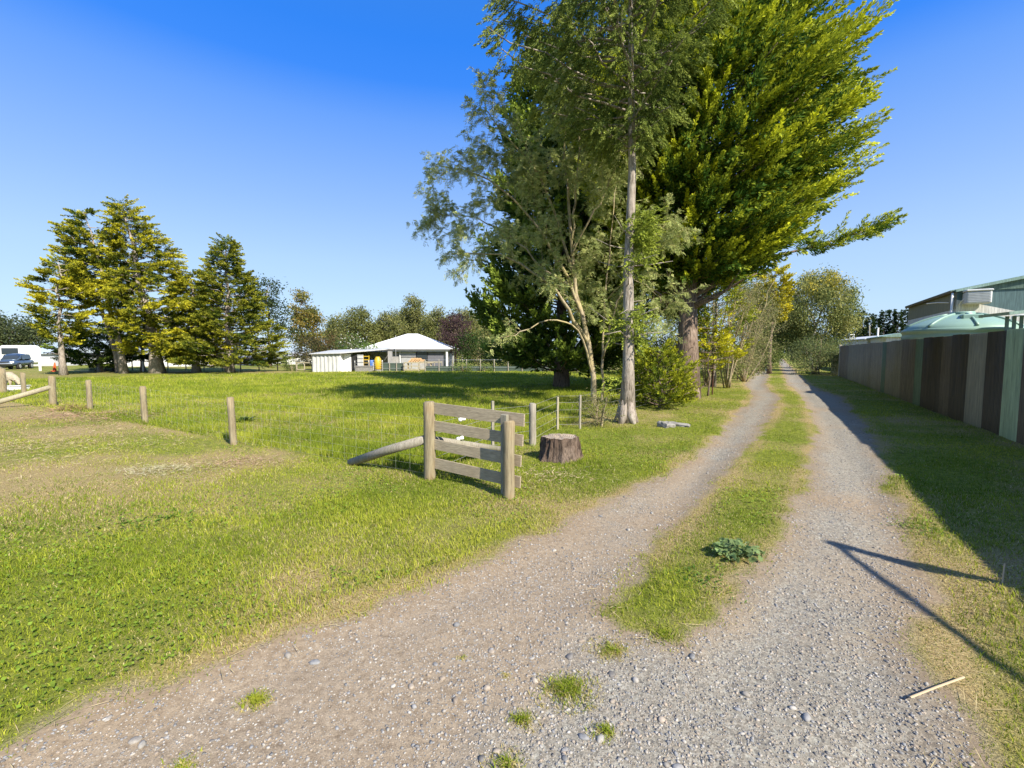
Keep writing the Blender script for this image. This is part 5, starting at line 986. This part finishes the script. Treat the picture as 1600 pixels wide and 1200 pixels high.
m = MB(); V_ = np.array([[-.15, -.25, wz+.0], [sx1-sx0+.1, -.25, wz+.06], [bw+.1, 1.9, zr+.0], [bw+.1, 4.8, zr+.22], [-.15, 4.8, wz+.34]]); V2 = V_+np.array([0, 0, .06]); m.add(np.concatenate([V_, V2]), [[i, (i+1) % 5, 5+(i+1) % 5, 5+i] for i in range(5)], [[5, 6, 7], [5, 7, 8], [5, 8, 9], [0, 2, 1], [0, 3, 2], [0, 4, 3]]); m.build('roof', M_TIN, ts)
M_YEL = plain('yellow_plastic', (.50, .33, .02), .45); M_BLU = plain('blue_plastic', (.04, .12, .38), .45)
p = at(572, 44.2); lt = empty('yellow_rack', (p[0], p[1], 0), 'yellow ladder like rack standing in the open bay', 'rack'); m = MB()
for sx in (-.27, .27): m.box((sx, 0, .78), (.07, .07, 1.56))
m.build('rails', M_YEL, lt); m = MB()
for k in range(5): m.box((0, 0, .2+.32*k), (.5, .06, .07))
m.build('rungs', M_YEL, lt)
p = at(590, 44.4); m = MB(); m.lathe([(0, .2), (.30, .2), (.34, .3), (.36, .8), (.33, 1.2), (.22, 1.36), (.2, 1.45), (0, 1.45)], n=20); o = m.build('yellow_drum', M_YEL, None, True); o.location = (p[0], p[1], 0); tag(o, 'tall yellow plastic drum at the right of the open bay', 'drum'); m = MB(); m.lathe([(0, 0), (.4, 0), (.4, .2), (0, .2)], n=12); m.build('stand', M_CONC, o)
for px, c, s, lb in ((580, M_BLU, 1.0, 'blue barrel in the shade of the open bay'), (584.5, M_WHITE, .8, 'white tub beside the blue barrel')):
    p = at(px, 44.6); m = MB(); m.lathe([(0, 0), (.28, 0), (.32, .1), (.34, .5), (.32, .9), (.29, 1.0), (.27, 1.02), (0, 1.02)], n=20); o = m.build('barrel', c, None, True); o.location = (p[0], p[1], 0); o.scale = (s, s, s*1.1); tag(o, lb, 'barrel')
# yards along the far paddock edge
M_NET = plain('dark_shade_netting', (.05, .075, .055), .8)
def fence_run(lb, px0, px1, Y0, Y1, npost, hgt_, rails=0, net=None, mt=M_POST_GREY, r=.06, name='yard_fence', wires=2):
    a, b_ = np.array(at(px0, Y0)), np.array(at(px1, Y1)); f = empty(name, (a[0], a[1], 0), lb, 'fence'); d = b_-a
    for k in range(npost): q = d*k/max(1, npost-1); post_mesh(hgt_*(.97+.06*rng.random()), r, 8, .01).build('post', mt, f, True).location = (q[0], q[1], 0)
    for k in range(rails):
        m = MB(); z = hgt_*(.2+.75*k/max(1, rails-1)); m.beam((0, -.07, z), (d[0], d[1]-.07, z), .035, .11); m.build('rail', M_RAIL, f)
    if wires:
        m = MB()
        for k in range(wires): z = hgt_*(.35+.6*k/max(1, wires-1)); m.tube([(0, -.07, z), (d[0], d[1]-.07, z)], .012, 4)
        m.build('wire', M_WIRE, f)
    if net:
        m = MB(); m.beam((0, .06, net/2+.03), (d[0], d[1]+.06, net/2+.03), .02, net); m.build('netting_panel', M_NET, f)
    return f
fence_run('dark shade netting yard fence in front of the house wall', 597, 630, 44.4, 44.6, 4, .88, 0, .80)
fence_run('timber rail yard pen with three pale rails', 631, 654, 44.2, 44.4, 3, .92, 3, None, M_RAIL, wires=0)
fence_run('weathered timber rail fence behind the rail pen', 655, 690, 45.4, 45.6, 4, .95, 2, None, M_POST_GREY, wires=0)
fence_run('long post and wire fence with dark netting along the far paddock edge', 664, 925, 44.4, 44.0, 13, 1.2, 0, .5)
fence_run('pale metal pipe gate in front of the open bay', 554, 597, 44.0, 44.2, 5, 1.1, 0, None, M_WIRE, .025, 'pipe_gate', 4)
fence_run('pale timber rail left of the tin shed', 463, 487, 45.2, 45.0, 3, .9, 2, None, M_RAIL, wires=0)
fence_run('old wire fence under the paddock cypresses', 150, 462, 47.5, 46, 12, 1.05, 0, None, M_POST_GREY, .055)
p = at(583, 43.7); m = MB(); m.box((0, 0, .25), (1.6, .5, .5), bev=.04); m.box((0, 0, .52), (1.7, .6, .06), bev=.01); o = m.build('water_trough', M_CONC, None); o.location = (p[0]-.9, p[1], 0); tag(o, 'grey concrete trough in front of the open bay', 'trough')
p = G(25, 610); m = MB(); m.beam((-.45, -.1, .10), (.45, .1, .12), .4, .2, bev=.02); m.beam((-.48, -.1, .22), (.48, .1, .24), .46, .03); o = m.build('feed_trough', plain('pale_trough', (.66, .65, .62), .6), None); o.location = p; tag(o, 'long pale feed trough on the grass under the sheep', 'trough')
# ------------------------------------------------------------------ far left yard
def simple_house(lb, px0, px1, Y, zw, zr_, dpt, mw, mr, wins=(), name='farm_building', sky=None):
    a, b_ = at(px0, Y), at(px1, Y); L_ = b_[0]-a[0]; h = empty(name, (a[0], Y, 0), lb, 'building')
    hbox('wall', 0, L_, 0, dpt, 0, zw, mw, h); m = MB(); m.prism([(-.3, zw-.02), (dpt+.3, zw-.02), (dpt+.3, zw+.08), (dpt/2, zr_), (-.3, zw+.08)], 0, -.3, L_+.3); m.build('roof', mr, h)
    for x0, x1, z0, z1 in wins:
        w_ = hbox('window', x0, x1, -.05, .03, z0, z1, M_WHITE, h); hbox('pane', x0+.08, x1-.08, -.06, -.051, z0+.08, z1-.08, M_GLASS, w_)
    return h
M_PROOF = plain('pale_blue_roof', (.46, .52, .58), .4); M_BOARDS = surf('grey_weatherboard', [(.45, (.45, .46, .47)), (.55, (.58, .59, .60))], (0, 0, 6), 1.2, .6, 0)
h = simple_house('pale blue roofed building with grey weatherboard wall on the far left', -40, 84, 62, zat(553, 62), zat(544, 66), 8, M_BOARDS, M_PROOF, [(1, 2.4, .9, 1.9)])
hbox('solar_panel', at(15, 62)[0]-at(-40, 62)[0], at(38, 62)[0]-at(-40, 62)[0], .9, 1.2, zat(553, 62)+.2, zat(553, 62)+.62, plain('dull_panel', (.3, .33, .37), .4), h)
simple_house('long white building with small windows glimpsed behind the paddock cypresses', 150, 292, 60, zat(553, 60), zat(547, 63), 6, M_WHITE, plain('grey_roof', (.4, .41, .42), .5), [(2.0, 3.2, 1.0, 2.0), (4.2, 4.9, 1.0, 2.0), (9.0, 10.2, 1.0, 2.0), (10.8, 11.5, 1.0, 2.0)])
simple_house('small grey shed behind the cone shaped cypress', 360, 412, 66, zat(562, 66), zat(556, 68), 5, M_BOARDS, plain('dark_grey_roof', (.2, .21, .22), .6))
simple_house('small white farm building between the poplars and the cone shaped cypress', 448, 472, 70, zat(556, 70), zat(550, 72), 5, M_WHITE, plain('mid_grey_roof', (.35, .36, .38), .5))
# white caravan
cvx = at(31, 55.5); cv = empty('caravan', (cvx[0], cvx[1], 0), 'white boxy caravan parked behind the blue grey car', 'caravan'); m = MB(); m.box((0, 0, 1.55), (3.3, 2.2, 2.3), bev=.25); m.build('body', M_WHITE, cv); m = MB(); m.box((.0, -1.11, 2.0), (2.0, .03, .75), bev=.01); m.build('window', M_GLASS, cv)
for sx in (-1.0, 1.0):
    m = MB(); m.tube([(sx, -1.0, .34), (sx, -.75, .34)], .34, 16); m.build('wheel', M_DARK, cv)
# car
M_CAR, _t, _b = newmat('blue_grey_car_paint'); _b.inputs['Base Color'].default_value = (.10, .14, .19, 1); _b.inputs['Metallic'].default_value = .5; _b.inputs['Roughness'].default_value = .22
c0 = at(21, 51); car = empty('parked_car', (c0[0], c0[1], 0), 'blue grey four wheel drive car parked nose on beside the white caravan', 'car', rz=math.radians(-62))
def loft(secs, n=16, p=3.2):
    """secs: (x, half width low, half width top, z low, z top): rounded box sections joined along x"""
    a = np.arange(n)*2*PI/n+PI/n; V_ = []
    for x, wl_, wt, zl, zt in secs:
        ca = np.sign(np.cos(a))*np.abs(np.cos(a))**(2/p); sa = np.sign(np.sin(a))*np.abs(np.sin(a))**(2/p); k = (sa+1)/2; V_.append(np.stack([np.full(n, x), ca*(wl_*(1-k)+wt*k), zl+(zt-zl)*k], 1))
    V_ = np.concatenate(V_); m_ = len(secs); Q_ = [[i*n+j, i*n+(j+1) % n, (i+1)*n+(j+1) % n, (i+1)*n+j] for i in range(m_-1) for j in range(n)]; T_ = [[0, j+1, j] for j in range(1, n-1)]+[[(m_-1)*n, (m_-1)*n+j, (m_-1)*n+j+1] for j in range(1, n-1)]; return V_, Q_, T_
def lobj(name, secs, mt, par, n=16, p=3.2):
    V_, Q_, T_ = loft(secs, n, p); return mk(name, V_, Q_, T_, mt, par, None, True)
lobj('body', [(-2.3, .78, .8, .45, 1.0), (-2.2, .9, .88, .36, 1.06), (-1.2, .93, .88, .32, 1.08), (0, .93, .88, .32, 1.07), (.9, .93, .86, .32, 1.05), (1.9, .9, .8, .34, .97), (2.25, .82, .7, .4, .86), (2.34, .7, .6, .5, .75)], M_CAR, car)
lobj('cabin', [(-2.15, .72, .64, 1.0, 1.35), (-1.9, .80, .64, 1.0, 1.70), (-.8, .83, .66, 1.0, 1.76), (.2, .83, .65, 1.0, 1.70), (.55, .82, .62, 1.0, 1.50), (1.15, .78, .6, .98, 1.08)], M_CAR, car)
lobj('windscreen', [(.22, .74, .61, 1.08, 1.665), (.60, .73, .60, 1.06, 1.50), (1.13, .70, .58, 1.02, 1.12)], M_GLASS, car, 16, 5)
for sy in (-1, 1):
    m = MB(); m.add([[-1.75, sy*.80, 1.12], [.45, sy*.80, 1.12], [.15, sy*.70, 1.60], [-1.6, sy*.70, 1.63], [-1.75, sy*.825, 1.12], [.45, sy*.825, 1.12], [.15, sy*.725, 1.60], [-1.6, sy*.725, 1.63]], [[0, 1, 2, 3], [4, 7, 6, 5], [0, 4, 5, 1], [1, 5, 6, 2], [2, 6, 7, 3], [3, 7, 4, 0]]); m.build('side_window', M_GLASS, car)
    m = MB(); m.box((2.2, sy*.6, .80), (.16, .34, .16), bev=.03); m.build('headlight', plain('headlight_glass', (.75, .76, .78), .15), car)
    m = MB(); m.box((.62, sy*1.0, 1.12), (.12, .2, .14), bev=.03); m.build('wing_mirror', M_CAR, car)
    for sx in (-1.4, 1.4):
        m = MB(); m.tube([(sx, sy*.70, .36), (sx, sy*.95, .36)], .36, 20); w_ = m.build('wheel', M_DARK, car); m = MB(); m.tube([(sx, sy*.90, .36), (sx, sy*.965, .36)], .22, 14); m.build('rim', M_WIRE, w_)
m = MB(); m.box((2.30, 0, .80), (.10, .8, .15), bev=.02); m.box((2.33, 0, .52), (.10, 1.2, .14), bev=.02); m.build('grille', M_DARK, car); m = MB(); m.box((2.33, 0, .64), (.12, 1.5, .10), bev=.03); m.build('bumper', plain('chrome', (.6, .6, .6), .2, .8), car)
c0 = at(-14, 56); car2 = empty('parked_car', (c0[0], c0[1], 0), 'pale silver car cut by the left edge behind the fence posts', 'car', rz=math.radians(-70)); M_SIL = plain('silver_paint', (.5, .52, .54), .3, .4)
lobj('body', [(-2.3, .78, .8, .45, 1.0), (-2.2, .9, .88, .36, 1.0), (0, .93, .88, .32, 1.0), (1.9, .9, .8, .34, .92), (2.34, .7, .6, .5, .7)], M_SIL, car2); lobj('cabin', [(-1.9, .80, .64, .95, 1.45), (-.8, .83, .66, .95, 1.5), (.2, .83, .65, .95, 1.45), (1.1, .78, .6, .95, 1.02)], M_GLASS, car2)
for sy in (-1, 1):
    for sx in (-1.4, 1.4): m = MB(); m.tube([(sx, sy*.70, .34), (sx, sy*.95, .34)], .34, 16); m.build('wheel', M_DARK, car2)
# orange cone
p = at(83, 44.5); m = MB(); m.box((0, 0, .03), (.42, .42, .06), bev=.02); m.lathe([(.17, .06), (.15, .12), (.05, .85), (.04, .9), (0, .9)], n=16); o = m.build('traffic_cone', plain('orange_plastic', (.80, .13, .03), .5), None); o.location = (p[0], p[1], .25); o.rotation_euler = (.1, .2, 0); o.location.z = 0; tag(o, 'orange traffic cone left of the leftmost bare trunk', 'cone')
p = at(61, 45.5); m = MB(); m.box((0, 0, .45), (.16, .16, .9), bev=.02); o = m.build('marker_post', M_WHITE, None); o.location = (p[0], p[1], 0); tag(o, 'short white marker post between the car and the cone', 'post')
p = at(166, 46); m = MB(); m.box((0, 0, .5), (.12, .12, 1.0), bev=.02); o = m.build('marker_post', M_WHITE, None); o.location = (at(222, 44)[0], 44, 0); tag(o, 'short white marker post left of the thick cypress trunk', 'post')
# stacked dark pallets in the shade
p = at(163, 45.5); m = MB()
for k in range(5):
    m.box((0, 0, .07+.15*k), (2.6, 1.0, .03)); [m.box((sx, 0, .02+.15*k), (.1, 1.0, .09)) for sx in (-1.1, -.4, .4, 1.1)]
o = m.build('timber_stack', plain('dark_timber', (.06, .05, .045), .9), None); o.location = (p[0], p[1], 0); tag(o, 'low dark timber stack in the shade left of the double trunk', 'timber stack')

# ------------------------------------------------------------------ sheep (grazing, facing right)
def skin(name, pts, edges, rad, mt, parent=None, root=0):
    me = bpy.data.meshes.new(name); me.from_pydata([tuple(p) for p in pts], edges, []); o = bpy.data.objects.new(name, me); COL.objects.link(o); me.materials.append(mt)
    md = o.modifiers.new('skin', 'SKIN'); md.use_smooth_shade = True; sv = me.skin_vertices[0].data
    for i, r in enumerate(rad): sv[i].radius = r if isinstance(r, tuple) else (r, r); sv[i].use_root = (i == root)
    o.modifiers.new('sub', 'SUBSURF').levels = 2; o.modifiers['sub'].render_levels = 2
    if parent: o.parent = parent
    return o
M_WOOL = surf('cream_wool', [(.3, (.32, .26, .17)), (.7, (.46, .40, .28))], nscale=14, rough=1, bstr=.8, bdist=.03); M_HOOF = plain('dark_sheep_face', (.10, .085, .07), .8)
shp = G(16, 607); pts = [(-.34, 0, .56), (-.12, 0, .60), (.14, 0, .60), (.36, 0, .58), (.52, 0, .54), (.64, 0, .42), (.72, 0, .31), (.80, 0, .20)]; edges = [(i, i+1) for i in range(7)]; rad = [(.19, .19), (.22, .22), (.215, .22), (.18, .19), (.11, .12), (.085, .09), (.075, .08), (.045, .05)]
for sx, kb, nm in ((-.34, 0, 'h'), (.36, 3, 'f')):
    for sy in (-.11, .11):
        i = len(pts)
        if nm == 'h': pts += [(sx+.0, sy, .42), (sx+.05, sy, .30), (sx-.05, sy, .19), (sx-.03, sy, .02)]
        else: pts += [(sx, sy, .40), (sx+.02, sy, .26), (sx+.01, sy, .18), (sx+.02, sy, .02)]
        edges += [(kb, i), (i, i+1), (i+1, i+2), (i+2, i+3)]; rad += [.085, .05, .036, .03]
i = len(pts); pts += [(-.46, 0, .60), (-.53, 0, .50)]; edges += [(0, i), (i, i+1)]; rad += [.05, .03]
for sy in (-1, 1):
    i = len(pts); pts += [(.66, sy*.08, .44), (.64, sy*.17, .41)]; edges += [(5, i), (i, i+1)]; rad += [.03, .022]
sh = skin('sheep', pts, edges, rad, M_WOOL, None, 1); sh.location = (shp[0]-.1, shp[1], 0); sh.scale = (1.08, 1.08, 1.08); sh.rotation_euler = (0, 0, -.25); tag(sh, 'cream shorn sheep grazing with its head down by the far left fence', 'sheep')
